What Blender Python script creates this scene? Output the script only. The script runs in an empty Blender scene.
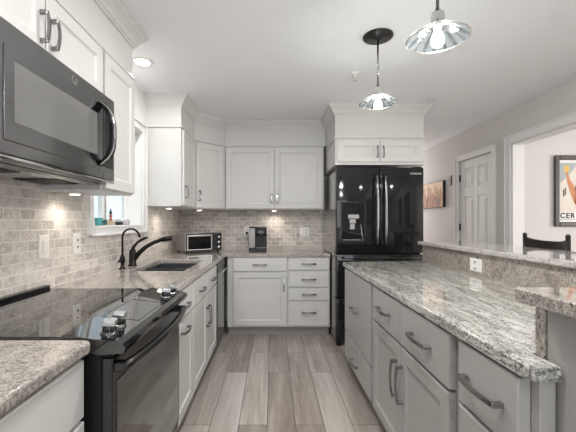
import bpy, bmesh, math, random
from mathutils import Matrix, Vector
random.seed(7)
PI = math.pi
SC = bpy.context.scene
COL = SC.collection

# ------------------------------------------------------------------ camera, world, light, exposure
cam_d = bpy.data.cameras.new('camera')
cam = bpy.data.objects.new('camera', cam_d)
COL.objects.link(cam)
cam.location = (0, 0, 1.27)
cam.rotation_euler = (PI/2, 0, 0)
cam_d.sensor_width = 36
cam_d.lens = 36*350/576
cam_d.shift_x = 15.5/576
cam_d.shift_y = 6/576
cam_d.clip_start = 0.02
SC.camera = cam

world = bpy.data.worlds.new('world')
SC.world = world
world.use_nodes = True
wb = world.node_tree.nodes['Background']
wb.inputs[0].default_value = (0.80, 0.91, 1.0, 1)
wb.inputs[1].default_value = 0.85

SC.view_settings.view_transform = 'Standard'
SC.view_settings.look = 'None'
SC.view_settings.exposure = 0.74
SC.view_settings.gamma = 1.0
SC.view_settings.use_curve_mapping = False

def area(name, loc, rot, sx, sy, watts, color=(1, 1, 1)):
    d = bpy.data.lights.new(name, 'AREA')
    d.shape = 'RECTANGLE'; d.size = sx; d.size_y = sy; d.energy = watts; d.color = color
    o = bpy.data.objects.new(name, d); COL.objects.link(o)
    o.location = loc; o.rotation_euler = rot
    return o
# area lamps added out of view as daylight: behind the viewer, next room, hall
area('added_rear_light', (0.1, -2.93, 1.35), (PI/2, 0, 0), 2.3, 1.9, 18, (0.97, 0.985, 1.0))
area('added_dining_light', (5.9, 1.6, 1.5), (0, PI/2, 0), 1.6, 1.8, 66, (1.0, 0.97, 0.94))
area('added_hall_light', (2.1, 7.3, 1.6), (-PI/2, 0, 0), 0.7, 1.6, 18, (1.0, 0.96, 0.92))

def spot(name, loc, watts, color, angle=150, blend=1.0, size=0.05, parent=None):
    d = bpy.data.lights.new(name, 'SPOT')
    d.energy = watts; d.color = color; d.spot_size = math.radians(angle); d.spot_blend = blend
    d.shadow_soft_size = size
    o = bpy.data.objects.new(name, d); COL.objects.link(o)
    o.location = loc
    if parent: o.parent = parent
    return o

# ------------------------------------------------------------------ materials
def nt_new(name):
    m = bpy.data.materials.new(name); m.use_nodes = True
    nt = m.node_tree
    return m, nt, nt.nodes['Principled BSDF']
def node(nt, typ, props=None, **ins):
    n = nt.nodes.new(typ)
    for k, v in (props or {}).items(): setattr(n, k, v)
    for k, v in ins.items():
        key = int(k[1:]) if k[0] == 'i' and k[1:].isdigit() else k.replace('_', ' ')
        s = n.inputs[key]
        if hasattr(v, 'is_output'): nt.links.new(v, s)
        else: s.default_value = v
    return n
def ramp(nt, fac, stops):
    r = nt.nodes.new('ShaderNodeValToRGB')
    e = r.color_ramp.elements
    while len(e) < len(stops): e.new(0.5)
    for el, (p, c) in zip(e, stops):
        el.position = p; el.color = (*c, 1) if len(c) == 3 else c
    nt.links.new(fac, r.inputs[0])
    return r.outputs[0]
def mixc(nt, fac, a, b, mode='MIX'):
    n = nt.nodes.new('ShaderNodeMix'); n.data_type = 'RGBA'; n.blend_type = mode
    for s, v in ((n.inputs[0], fac), (n.inputs[6], a), (n.inputs[7], b)):
        if hasattr(v, 'is_output'): nt.links.new(v, s)
        elif isinstance(v, (int, float)): s.default_value = v
        else: s.default_value = (*v, 1)
    return n.outputs[2]
def objco(nt):
    return nt.nodes.new('ShaderNodeTexCoord').outputs['Object']
def mapping(nt, vec, scale=(1, 1, 1), rot=(0, 0, 0), loc=(0, 0, 0)):
    n = node(nt, 'ShaderNodeMapping', Vector=vec, Scale=scale, Rotation=rot, Location=loc)
    return n.outputs[0]
def noise(nt, vec, scale, detail=4, rough=0.55, dist=0.0):
    n = node(nt, 'ShaderNodeTexNoise', Vector=vec, Scale=scale, Detail=detail, Roughness=rough, Distortion=dist)
    return n.outputs[0]
def bump(nt, b, h, strength=0.2, dist=0.002):
    n = node(nt, 'ShaderNodeBump', Height=h, Strength=strength, Distance=dist)
    nt.links.new(n.outputs[0], b.inputs['Normal'])

def paint(name, c, rough=0.45, var=0.02, spec=0.5):
    m, nt, b = nt_new(name)
    f = noise(nt, objco(nt), 3.0, 3)
    c2 = tuple(max(0, x*(1-var*3)) for x in c)
    nt.links.new(ramp(nt, f, [(0.3, c2), (0.7, c)]), b.inputs['Base Color'])
    b.inputs['Roughness'].default_value = rough
    b.inputs['Specular IOR Level'].default_value = spec
    return m
def metal(name, c, rough=0.25, brushed=False):
    m, nt, b = nt_new(name)
    b.inputs['Metallic'].default_value = 1.0
    v = objco(nt)
    f = noise(nt, mapping(nt, v, (4, 4, 180)) if brushed else v, 6.0, 2)
    nt.links.new(ramp(nt, f, [(0.3, tuple(x*0.9 for x in c)), (0.7, c)]), b.inputs['Base Color'])
    b.inputs['Roughness'].default_value = rough
    return m
def gloss(name, c, rough=0.08, spec=0.5, coat=0.0, metallic=0.0):
    m, nt, b = nt_new(name)
    f = noise(nt, objco(nt), 5.0, 2)
    nt.links.new(ramp(nt, f, [(0.3, tuple(x*0.94 for x in c)), (0.7, c)]), b.inputs['Base Color'])
    b.inputs['Roughness'].default_value = rough
    b.inputs['Specular IOR Level'].default_value = spec
    b.inputs['Coat Weight'].default_value = coat
    b.inputs['Metallic'].default_value = metallic
    return m
def emit(name, c, s):
    m, nt, b = nt_new(name)
    b.inputs['Base Color'].default_value = (*c, 1)
    b.inputs['Emission Color'].default_value = (*c, 1)
    b.inputs['Emission Strength'].default_value = s
    return m
def clear_glass(name, tint=(1, 1, 1), gl=0.08, frost=0.0):
    m, nt, b = nt_new(name)
    t = node(nt, 'ShaderNodeBsdfTransparent', Color=(*tint, 1))
    g = node(nt, 'ShaderNodeBsdfGlossy', Roughness=0.02)
    lw = node(nt, 'ShaderNodeLayerWeight', Blend=0.5)
    pw = node(nt, 'ShaderNodeMath', {'operation': 'POWER'}, i0=lw.outputs[1], i1=5.0)
    mth = node(nt, 'ShaderNodeMath', {'operation': 'ADD', 'use_clamp': True}, i0=pw.outputs[0], i1=gl)
    mx = node(nt, 'ShaderNodeMixShader', i0=mth.outputs[0], i1=t.outputs[0], i2=g.outputs[0])
    if frost:
        d = node(nt, 'ShaderNodeBsdfTranslucent', Color=(0.9, 0.93, 0.95, 1))
        mx = node(nt, 'ShaderNodeMixShader', i0=frost, i1=mx.outputs[0], i2=d.outputs[0])
    nt.links.new(mx.outputs[0], nt.nodes['Material Output'].inputs[0])
    return m

def granite(name, light, mid, dark, accent, stretch=(1, 1, 1), vein=0.6, vscale=5.0, rough=0.1, rot=0.0, speck=1.0):
    m, nt, b = nt_new(name)
    v = objco(nt)
    big = noise(nt, mapping(nt, v, stretch, (0, 0, rot)), vscale, 7, 0.66, 0.8)
    fine = noise(nt, v, 170, 2, 0.6)
    med = noise(nt, v, 75, 4, 0.75, 0.2)
    base = ramp(nt, big, [(0.32, mid), (0.43, light), (0.50, accent), (0.57, light), (0.68, mid)])
    c = mixc(nt, ramp(nt, fine, [(0.38, (0.85, 0.85, 0.85)), (0.56, (0, 0, 0))]), base, mid)
    vb = noise(nt, mapping(nt, v, tuple(x*1.6 for x in stretch), (0, 0, rot), (3.1, 1.7, 0.3)), vscale*1.7, 8, 0.72, 1.0)
    vk = ramp(nt, vb, [(0.42, (0, 0, 0)), (0.49, (1, 1, 1)), (0.51, (1, 1, 1)), (0.58, (0, 0, 0))])
    brk = ramp(nt, noise(nt, v, 120, 2, 0.6), [(0.40, (0, 0, 0)), (0.58, (1, 1, 1))])
    vk2 = node(nt, 'ShaderNodeMath', {'operation': 'MULTIPLY'}, i0=vk, i1=brk)
    vk3 = node(nt, 'ShaderNodeMath', {'operation': 'MULTIPLY'}, i0=vk2.outputs[0], i1=vein)
    c = mixc(nt, vk3.outputs[0], c, dark)
    k = ramp(nt, med, [(0.34, (1, 1, 1)), (0.44, (0, 0, 0))])
    ksc = node(nt, 'ShaderNodeMath', {'operation': 'MULTIPLY'}, i0=k, i1=speck)
    c = mixc(nt, ksc.outputs[0], c, dark)
    nt.links.new(c, b.inputs['Base Color'])
    b.inputs['Roughness'].default_value = rough
    b.inputs['IOR'].default_value = 1.85
    return m

def tile_mat(name, axis, bw, rh, pale, darkc, rough=0.5):
    m, nt, b = nt_new(name)
    v = objco(nt)
    sp = node(nt, 'ShaderNodeSeparateXYZ', Vector=v)
    uv = node(nt, 'ShaderNodeCombineXYZ', X=sp.outputs[axis], Y=sp.outputs[2]).outputs[0]
    uv = mapping(nt, uv, loc=(0.013, 0.006, 0))
    br = node(nt, 'ShaderNodeTexBrick', Vector=uv, Color1=(0, 0, 0, 1), Color2=(1, 1, 1, 1), Mortar=(0.5, 0.5, 0.5, 1),
              Scale=1.0, Mortar_Size=0.0032, Mortar_Smooth=0.25, Bias=0.0, Brick_Width=bw, Row_Height=rh)
    n1 = noise(nt, v, 30, 6, 0.78, 0.6)
    n1 = node(nt, 'ShaderNodeMapRange', i0=n1, i1=0.28, i2=0.72, i3=0.1, i4=0.9).outputs[0]
    n2 = noise(nt, v, 90, 3, 0.6)
    s = node(nt, 'ShaderNodeMath', {'operation': 'MULTIPLY_ADD'}, i0=br.outputs[0], i1=0.40, i2=n1)
    c = ramp(nt, s.outputs[0], [(0.30, darkc), (0.60, tuple((p+d)/2 for p, d in zip(pale, darkc))), (0.95, pale)])
    pits = ramp(nt, n2, [(0.29, (1, 1, 1)), (0.36, (0, 0, 0))])
    c = mixc(nt, pits, c, tuple(x*0.55 for x in darkc))
    c = mixc(nt, br.outputs[1], c, (0.80, 0.77, 0.73))
    nt.links.new(c, b.inputs['Base Color'])
    b.inputs['Roughness'].default_value = rough
    inv = node(nt, 'ShaderNodeMath', {'operation': 'SUBTRACT'}, i0=1.0, i1=br.outputs[1])
    bump(nt, b, inv.outputs[0], 0.5, 0.0015)
    return m

def floor_mat():
    m, nt, b = nt_new('wood_plank_floor')
    v = objco(nt)
    sp = node(nt, 'ShaderNodeSeparateXYZ', Vector=v)
    uv = node(nt, 'ShaderNodeCombineXYZ', X=sp.outputs[1], Y=sp.outputs[0]).outputs[0]
    uv = mapping(nt, uv, loc=(0.25, 0.0335, 0))
    br = node(nt, 'ShaderNodeTexBrick', {'offset': 0.37, 'offset_frequency': 2}, Vector=uv, Color1=(0, 0, 0, 1), Color2=(1, 1, 1, 1),
              Mortar=(0.5, 0.5, 0.5, 1), Scale=1.0, Mortar_Size=0.0022, Mortar_Smooth=0.2, Bias=0.0, Brick_Width=1.22, Row_Height=0.178)
    off = node(nt, 'ShaderNodeVectorMath', {'operation': 'SCALE'}, i0=br.outputs[0], Scale=37.0).outputs[0]
    gv = node(nt, 'ShaderNodeVectorMath', {'operation': 'ADD'}, i0=v, i1=off).outputs[0]
    g1 = noise(nt, mapping(nt, gv, (26, 1.3, 1)), 1.0, 6, 0.6, 1.2)
    g2 = noise(nt, mapping(nt, gv, (7, 0.7, 1)), 1.0, 4, 0.6, 0.6)
    g3 = noise(nt, mapping(nt, gv, (160, 5, 1)), 1.0, 2, 0.5)
    a = node(nt, 'ShaderNodeMath', {'operation': 'MULTIPLY_ADD'}, i0=g1, i1=0.55, i2=g2)
    a = node(nt, 'ShaderNodeMath', {'operation': 'MULTIPLY_ADD'}, i0=br.outputs[0], i1=0.30, i2=a.outputs[0])
    a = node(nt, 'ShaderNodeMath', {'operation': 'MULTIPLY_ADD'}, i0=g3, i1=0.2, i2=a.outputs[0])
    mr = node(nt, 'ShaderNodeMapRange', i0=a.outputs[0], i1=0.58, i2=1.30, i3=0.0, i4=1.0)
    c = ramp(nt, mr.outputs[0], [(0.0, (0.14, 0.115, 0.10)), (0.4, (0.30, 0.260, 0.232)), (0.7, (0.42, 0.376, 0.343)), (1.0, (0.55, 0.51, 0.48))])
    c = mixc(nt, br.outputs[1], c, (0.07, 0.055, 0.045))
    nt.links.new(c, b.inputs['Base Color'])
    b.inputs['Roughness'].default_value = 0.38
    inv = node(nt, 'ShaderNodeMath', {'operation': 'SUBTRACT'}, i0=1.0, i1=br.outputs[1])
    bump(nt, b, inv.outputs[0], 0.4, 0.001)
    return m

M = {}
M['cab'] = paint('white_cabinet_paint', (0.64, 0.636, 0.622), 0.38, 0.008)
M['toe'] = paint('shaded_toe_kick', (0.36, 0.355, 0.35), 0.5)  # shade of the recess put into the paint, darker than the cabinets
M['isl'] = paint('grey_cabinet_paint', (0.40, 0.39, 0.375), 0.36, 0.008)
M['dark'] = paint('dark_recess', (0.02, 0.02, 0.02), 0.6)
M['wall'] = paint('warm_grey_wall_paint', (0.66, 0.635, 0.62), 0.7, 0.006, 0.3)
M['wallw'] = paint('pale_wall_paint', (0.78, 0.77, 0.76), 0.7, 0.006, 0.3)
M['ceil'] = paint('white_ceiling_paint', (0.86, 0.865, 0.88), 0.8, 0.006, 0.2)
M['trim'] = paint('white_trim_paint', (0.80, 0.79, 0.78), 0.4, 0.006)
M['floor'] = floor_mat()
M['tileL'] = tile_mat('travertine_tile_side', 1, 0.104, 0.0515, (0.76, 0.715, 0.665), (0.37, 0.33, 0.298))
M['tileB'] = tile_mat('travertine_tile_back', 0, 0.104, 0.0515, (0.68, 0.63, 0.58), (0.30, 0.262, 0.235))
M['granL'] = granite('beige_granite', (0.50, 0.46, 0.42), (0.31, 0.28, 0.255), (0.035, 0.032, 0.03), (0.56, 0.52, 0.48), (1, 0.4, 1), 0.5, 9, 0.08, 0.1, 0.95)
M['granI'] = granite('grey_green_granite', (0.56, 0.55, 0.505), (0.34, 0.335, 0.305), (0.04, 0.042, 0.042), (0.74, 0.74, 0.70), (1, 0.16, 1), 0.95, 9, 0.07, 0.11, 0.9)
M['granB'] = granite('pale_bar_granite', (0.60, 0.58, 0.55), (0.42, 0.40, 0.37), (0.05, 0.045, 0.04), (0.68, 0.66, 0.63), (1, 0.5, 1), 0.4, 9, 0.05, 0.1, 0.95)
M['granE'] = granite('brown_bar_granite', (0.36, 0.32, 0.28), (0.20, 0.17, 0.145), (0.025, 0.022, 0.02), (0.48, 0.44, 0.40), (1, 0.5, 1), 0.4, 9, 0.05, 0.1, 0.95)
M['granS'] = granite('speckled_splash_granite', (0.40, 0.355, 0.31), (0.25, 0.215, 0.185), (0.03, 0.027, 0.024), (0.52, 0.48, 0.43), (1, 1, 1), 0.3, 14, 0.10, 0.0, 0.95)
M['nickel'] = metal('brushed_nickel', (0.30, 0.297, 0.293), 0.22)
M['steel'] = metal('stainless_steel', (0.56, 0.56, 0.56), 0.3, True)
M['chrome'] = metal('chrome', (0.8, 0.8, 0.8), 0.08)
M['slate'] = metal('black_stainless', (0.29, 0.292, 0.30), 0.14)
M['blkss'] = metal('dark_steel', (0.10, 0.10, 0.105), 0.22)
M['blkgl'] = gloss('black_glass', (0.008, 0.008, 0.009), 0.03, 0.5)
M['cook'] = gloss('black_cooktop_glass', (0.010, 0.010, 0.011), 0.025, 0.5)
M['cook'].node_tree.nodes['Principled BSDF'].inputs['IOR'].default_value = 2.4
M['fridge'] = gloss('gloss_black_enamel', (0.010, 0.011, 0.012), 0.07, 0.5)
M['frside'] = metal('fridge_side_steel', (0.50, 0.49, 0.48), 0.16)
M['mwwin'] = gloss('smoked_window_glass', (0.17, 0.17, 0.17), 0.05, 0.9)
M['satin'] = metal('satin_nickel', (0.70, 0.69, 0.67), 0.22)
M['pulli'] = metal('island_pull_nickel', (0.40, 0.395, 0.39), 0.2)
M['hbar'] = metal('fridge_handle_steel', (0.24, 0.24, 0.25), 0.18)
M['ovglass'] = metal('mirrored_oven_glass', (0.27, 0.27, 0.275), 0.07)
M['blkpl'] = gloss('black_plastic', (0.011, 0.011, 0.011), 0.3, 0.3)
M['bronze'] = metal('oil_rubbed_bronze', (0.032, 0.029, 0.028), 0.28)
M['sinkm'] = gloss('dark_composite_sink', (0.045, 0.05, 0.055), 0.35)
M['plate'] = paint('white_plastic', (0.84, 0.83, 0.80), 0.35, 0.004)
M['slot'] = paint('outlet_slot', (0.12, 0.12, 0.12), 0.5)
M['shade'] = clear_glass('clear_ribbed_glass', (0.86, 0.90, 0.92), 0.10, 0.05)
M['rib'] = clear_glass('fluted_glass_rib', (0.52, 0.58, 0.61), 0.16, 0.07)
M['pane'] = clear_glass('window_glass', (0.95, 0.98, 1.0), 0.02)
M['bulb'] = emit('bulb_glow', (1.0, 0.97, 0.92), 14)
M['lens'] = emit('downlight_lens', (1.0, 0.97, 0.93), 6)
M['puck'] = emit('puck_lens', (1.0, 0.90, 0.76), 6)
M['blackwd'] = gloss('black_stained_wood', (0.014, 0.013, 0.013), 0.35)
M['brownwd'] = paint('dark_brown_wood', (0.09, 0.04, 0.028), 0.4)
M['frame'] = paint('dark_frame_wood', (0.045, 0.038, 0.034), 0.4)
M['cream'] = paint('cream_paper', (0.74, 0.68, 0.59), 0.6)
M['white'] = paint('white_paper', (0.85, 0.84, 0.82), 0.6)
M['ink'] = paint('black_ink', (0.02, 0.018, 0.018), 0.6)
M['ink2'] = paint('faded_ink', (0.42, 0.36, 0.34), 0.6)
M['sky'] = paint('grey_blue_ink', (0.40, 0.45, 0.44), 0.6)
M['orange'] = paint('orange_ink', (0.60, 0.235, 0.095), 0.6)
M['gold'] = paint('golden_ink', (0.80, 0.48, 0.12), 0.6)
M['rust'] = paint('rust_ink', (0.36, 0.13, 0.07), 0.6)
M['brown'] = paint('brown_ink', (0.16, 0.07, 0.045), 0.6)
M['peach'] = paint('peach_ink', (0.80, 0.56, 0.38), 0.6)
M['teal'] = gloss('teal_glaze', (0.05, 0.30, 0.29), 0.25)
M['dteal'] = gloss('dark_teal_glaze', (0.02, 0.10, 0.10), 0.25)
M['greyst'] = paint('grey_stone', (0.46, 0.45, 0.46), 0.6)
M['red'] = paint('red_paint', (0.42, 0.10, 0.05), 0.5)
M['tan'] = paint('tan_wood', (0.55, 0.42, 0.29), 0.6)
M['tank'] = gloss('silver_plastic', (0.42, 0.42, 0.42), 0.3)
M['grass'] = paint('lawn', (0.16, 0.24, 0.10), 0.9)
M['siding'] = paint('pale_siding', (0.62, 0.64, 0.66), 0.8)
M['bark'] = paint('pale_trunk', (0.40, 0.38, 0.36), 0.9)

# ------------------------------------------------------------------ mesh builder
class MB:
    def __init__(s):
        s.v = []; s.f = []; s.fm = []; s.sm = []; s.mats = []; s.cur = 0; s.X = None
    def use(s, mat):
        if mat not in s.mats: s.mats.append(mat)
        s.cur = s.mats.index(mat); return s
    def at(s, mtx): s.X = mtx; return s
    def add(s, verts, faces, smooth=False):
        o = len(s.v)
        for p in verts:
            p = Vector(p)
            s.v.append(s.X @ p if s.X is not None else p)
        for f in faces:
            s.f.append([i+o for i in f]); s.fm.append(s.cur); s.sm.append(smooth)
        return s
    def addbm(s, bm, smooth=False):
        bm.verts.index_update()
        s.add([v.co.copy() for v in bm.verts], [[v.index for v in f.verts] for f in bm.faces], smooth)
        bm.free(); return s
    def box(s, x0, x1, y0, y1, z0, z1, bev=0.002, seg=1):
        x0, x1 = min(x0, x1), max(x0, x1); y0, y1 = min(y0, y1), max(y0, y1); z0, z1 = min(z0, z1), max(z0, z1)
        bm = bmesh.new()
        bmesh.ops.create_cube(bm, size=1.0)
        for v in bm.verts:
            v.co = Vector(((x0+x1)/2+v.co.x*(x1-x0), (y0+y1)/2+v.co.y*(y1-y0), (z0+z1)/2+v.co.z*(z1-z0)))
        b = min(bev, 0.45*min(x1-x0, y1-y0, z1-z0))
        if b > 1e-5:
            bmesh.ops.bevel(bm, geom=bm.edges[:], offset=b, segments=seg, profile=0.5, affect='EDGES')
        return s.addbm(bm, seg > 2)
    def prism(s, poly, z0, z1, bev=0.0, seg=2):
        """poly in XY, extruded in Z; bev rounds all edges"""
        bm = bmesh.new()
        vs = [bm.verts.new((x, y, z0)) for x, y in poly]
        f = bm.faces.new(vs)
        r = bmesh.ops.extrude_face_region(bm, geom=[f])
        for v in [g for g in r['geom'] if isinstance(g, bmesh.types.BMVert)]: v.co.z = z1
        bmesh.ops.recalc_face_normals(bm, faces=bm.faces[:])
        if bev > 0:
            bmesh.ops.bevel(bm, geom=bm.edges[:], offset=bev, segments=seg, profile=0.5, affect='EDGES', clamp_overlap=True)
        return s.addbm(bm)
    def tube(s, path, r, seg=10, cap=True, flat=1.0):
        P = [Vector(p) for p in path]; n = len(P)
        rs = r if isinstance(r, (list, tuple)) else [r]*n
        T = []
        for i in range(n):
            t = (P[min(i+1, n-1)]-P[max(i-1, 0)])
            T.append(t.normalized())
        ref = Vector((0, 0, 1)) if abs(T[0].z) < 0.9 else Vector((1, 0, 0))
        u = (ref-T[0]*ref.dot(T[0])).normalized()
        vs = []; fs = []
        for i in range(n):
            u = (u-T[i]*u.dot(T[i])).normalized()
            w = T[i].cross(u)
            for k in range(seg):
                a = 2*PI*(k+0.5)/seg
                vs.append(P[i]+(u*math.cos(a)*flat+w*math.sin(a))*rs[i])
        for i in range(n-1):
            for k in range(seg):
                a, b = i*seg+k, i*seg+(k+1) % seg
                fs.append([a, b, b+seg, a+seg])
        if cap:
            fs.append(list(range(seg))[::-1]); fs.append([(n-1)*seg+k for k in range(seg)])
        return s.add(vs, fs, seg > 6)
    def lathe(s, prof, c=(0, 0, 0), axis=(0, 0, 1), seg=28, smooth=True):
        """prof: (radius, height along axis) from c"""
        a = Vector(axis).normalized(); c = Vector(c)
        ref = Vector((1, 0, 0)) if abs(a.x) < 0.9 else Vector((0, 1, 0))
        u = (ref-a*ref.dot(a)).normalized(); w = a.cross(u)
        vs = []; fs = []
        for r, h in prof:
            for k in range(seg):
                t = 2*PI*k/seg
                vs.append(c+a*h+(u*math.cos(t)+w*math.sin(t))*r)
        for i in range(len(prof)-1):
            for k in range(seg):
                p, q = i*seg+k, i*seg+(k+1) % seg
                fs.append([p, q, q+seg, p+seg])
        if prof[0][0] > 1e-6: fs.append(list(range(seg))[::-1])
        if prof[-1][0] > 1e-6: fs.append([(len(prof)-1)*seg+k for k in range(seg)])
        return s.add(vs, fs, smooth)
    def cyl(s, c, r, h, axis=(0, 0, 1), seg=24, ch=0.0):
        if ch: return s.lathe([(r-ch, 0), (r, ch), (r, h-ch), (r-ch, h)], c, axis, seg)
        return s.lathe([(r, 0), (r, h)], c, axis, seg, seg > 12)
    def ball(s, c, rx, ry=None, rz=None, seg=14):
        ry = ry or rx; rz = rz or rx
        bm = bmesh.new()
        bmesh.ops.create_uvsphere(bm, u_segments=seg, v_segments=seg//2+1, radius=1.0)
        for v in bm.verts: v.co = Vector((c[0]+v.co.x*rx, c[1]+v.co.y*ry, c[2]+v.co.z*rz))
        return s.addbm(bm, True)
    def sweep(s, path, prof, side=1.0):
        """prof [(out, z)] closed polygon swept along XY path with mitres; out measured to the right*side"""
        P = [Vector((p[0], p[1])) for p in path]; n = len(P)
        vs = []; fs = []; k = len(prof)
        for i in range(n):
            d0 = (P[i]-P[i-1]).normalized() if i > 0 else (P[1]-P[0]).normalized()
            d1 = (P[i+1]-P[i]).normalized() if i < n-1 else d0
            n0 = Vector((d0.y, -d0.x))*side; n1 = Vector((d1.y, -d1.x))*side
            b = (n0+n1); b = b/max(1e-6, b.dot(n0))
            for o, z in prof: vs.append((P[i].x+b.x*o, P[i].y+b.y*o, z))
        for i in range(n-1):
            for j in range(k):
                a, b2 = i*k+j, i*k+(j+1) % k
                fs.append([a, b2, b2+k, a+k])
        fs.append(list(range(k))); fs.append([(n-1)*k+j for j in range(k)])
        return s.add(vs, fs)
    def rings(s, w, z0, z1, x0, steps, yb):
        """panel front facing -y between x0..x0+w; steps [(inset, y)] outward to inward, yb back plane"""
        vs = []; fs = []
        for ins, y in [(0, yb)]+steps:
            vs += [(x0+ins, y, z0+ins), (x0+w-ins, y, z0+ins), (x0+w-ins, y, z1-ins), (x0+ins, y, z1-ins)]
        n = len(steps)+1
        for i in range(n-1):
            for j in range(4):
                a, b = i*4+j, i*4+(j+1) % 4
                fs.append([a, b, b+4, a+4])
        fs.append([3, 2, 1, 0]); fs.append([(n-1)*4+j for j in range(4)])
        return s.add(vs, fs)
    def mesh(s, name, inv=None):
        me = bpy.data.meshes.new(name)
        vs = [(inv @ v) if inv is not None else v for v in s.v]
        me.from_pydata([tuple(v) for v in vs], [], s.f)
        for m in s.mats: me.materials.append(m)
        for p, mi, sm in zip(me.polygons, s.fm, s.sm):
            p.material_index = mi; p.use_smooth = sm
        bm = bmesh.new(); bm.from_mesh(me)
        bmesh.ops.recalc_face_normals(bm, faces=bm.faces[:])
        bm.to_mesh(me); bm.free()
        me.update()
        return me

MW = {}
def tag(o, label=None, cat=None, group=None, kind=None):
    if label: o['label'] = label
    if cat: o['category'] = cat
    if group: o['group'] = group
    if kind: o['kind'] = kind
    return o
def thing(name, label, cat, loc=(0, 0, 0), rz=0.0, group=None):
    o = bpy.data.objects.new(name, None); COL.objects.link(o)
    o.empty_display_size = 0.1
    o.location = loc; o.rotation_euler = (0, 0, rz)
    MW[o.name] = Matrix.Translation(Vector(loc)) @ Matrix.Rotation(rz, 4, 'Z')
    return tag(o, label, cat, group)
def part(name, mb, parent, local=False, label=None, kind=None):
    inv = None if local else MW[parent.name].inverted()
    me = mb.mesh(name, inv)
    o = bpy.data.objects.new(name, me); COL.objects.link(o)
    o.parent = parent
    MW[o.name] = MW[parent.name].copy()
    return tag(o, label, kind=kind)
def inst(name, me, parent, loc, rot=(0, 0, 0), label=None):
    o = bpy.data.objects.new(name, me); COL.objects.link(o)
    o.parent = parent; o.location = loc; o.rotation_euler = rot
    return tag(o, label)
def solo(name, mb, label, cat, group=None):
    xs = [v.x for v in mb.v]; ys = [v.y for v in mb.v]; zs = [v.z for v in mb.v]
    c = Vector(((min(xs)+max(xs))/2, (min(ys)+max(ys))/2, min(zs)))
    o = bpy.data.objects.new(name, mb.mesh(name, Matrix.Translation(-c))); COL.objects.link(o)
    o.location = c
    MW[o.name] = Matrix.Translation(c)
    return tag(o, label, cat, group)
def struct(name, mb, parent=None):
    me = mb.mesh(name, None)
    o = bpy.data.objects.new(name, me); COL.objects.link(o)
    MW[o.name] = Matrix.Identity(4)
    if parent: o.parent = parent
    else: o['kind'] = 'structure'
    return o
def lettering(parent, text, size, mtx, mat, space=1.0, offset=0.0, ext=0.0005, align='LEFT'):
    fc = bpy.data.curves.new('lettering_curve', 'FONT'); fc.body = text; fc.size = size; fc.space_character = space; fc.extrude = ext; fc.offset = offset; fc.align_x = align
    tmp = bpy.data.objects.new('lettering_curve', fc); COL.objects.link(tmp)
    dg = bpy.context.evaluated_depsgraph_get()
    me = bpy.data.meshes.new_from_object(tmp.evaluated_get(dg))
    bpy.data.objects.remove(tmp); bpy.data.curves.remove(fc)
    me.materials.clear(); me.materials.append(M[mat])
    me.transform(MW[parent.name].inverted() @ mtx)
    o = bpy.data.objects.new('lettering', me); COL.objects.link(o); o.parent = parent
    return o
def mb(m): return MB().use(M[m] if isinstance(m, str) else m)

# ------------------------------------------------------------------ room shell
WL, WR, WB, CE, RB = -1.20, 2.53, 4.50, 2.47, -3.0    # left wall, right wall, back wall, ceiling, rear wall
HE = 7.6                                             # hall end
DX, DY0, DY1 = 6.0, -0.2, 3.72                       # next room
struct('floor', mb('floor').box(WL-0.2, DX+0.1, RB-0.1, HE+0.1, -0.06, 0, 0))
struct('ceiling', mb('ceil').box(WL-0.2, DX+0.1, RB-0.1, HE+0.1, CE, CE+0.06, 0))
WY0, WY1, WZ0, WZ1 = 2.32, 3.20, 1.245, 2.09          # sink window opening
w = mb('wallw')
w.box(WL-0.16, WL, RB, WY0, 0, CE, 0).box(WL-0.16, WL, WY1, WB+0.1, 0, CE, 0)
w.box(WL-0.16, WL, WY0, WY1, 0, WZ0-0.02, 0).box(WL-0.16, WL, WY0, WY1, WZ1, CE, 0)
struct('wall_left', w)
struct('wall_back', mb('wallw').box(WL, 1.62, WB, WB+0.1, 0, CE, 0))
struct('wall_hall', mb('wall').box(1.56, 1.62, WB+0.1, HE, 0, CE, 0))
struct('wall_end', mb('wall').box(1.5, WR+0.1, HE, HE+0.1, 0, CE, 0))
OY0, OY1, OZ = 1.75, 3.70, 2.10                      # wide opening to the next room
EY0, EY1, EZ = 4.03, 4.74, 2.085                     # panelled door
w = mb('wall')
w.box(WR, WR+0.12, RB, OY0, 0, CE, 0).box(WR, WR+0.12, OY0, OY1, OZ, CE, 0).box(WR, WR+0.12, OY1, EY0, 0, CE, 0)
w.box(WR, WR+0.12, EY0, EY1, EZ, CE, 0).box(WR, WR+0.12, EY1, HE, 0, CE, 0).box(WR+0.06, WR+0.12, EY0, EY1, 0, EZ, 0)
struct('wall_right', w)
w = mb('wallw')                                      # rear wall round the added patio window
w.box(WL, -1.1, RB-0.1, RB, 0, CE, 0).box(1.3, WR+0.1, RB-0.1, RB, 0, CE, 0).box(-1.1, 1.3, RB-0.1, RB, 2.32, CE, 0).box(-1.1, 1.3, RB-0.1, RB, 0, 0.38, 0)
struct('wall_rear', w)
w = mb('wall').box(WR+0.12, DX, DY1, DY1+0.1, 0, CE, 0)
struct('wall_dining', w)
struct('wall_dining_side', mb('wall').box(DX, DX+0.1, DY0-0.1, DY1+0.1, 0, CE, 0))
struct('wall_dining_rear', mb('wall').box(WR+0.12, DX, DY0-0.1, DY0, 0, CE, 0))
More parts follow.
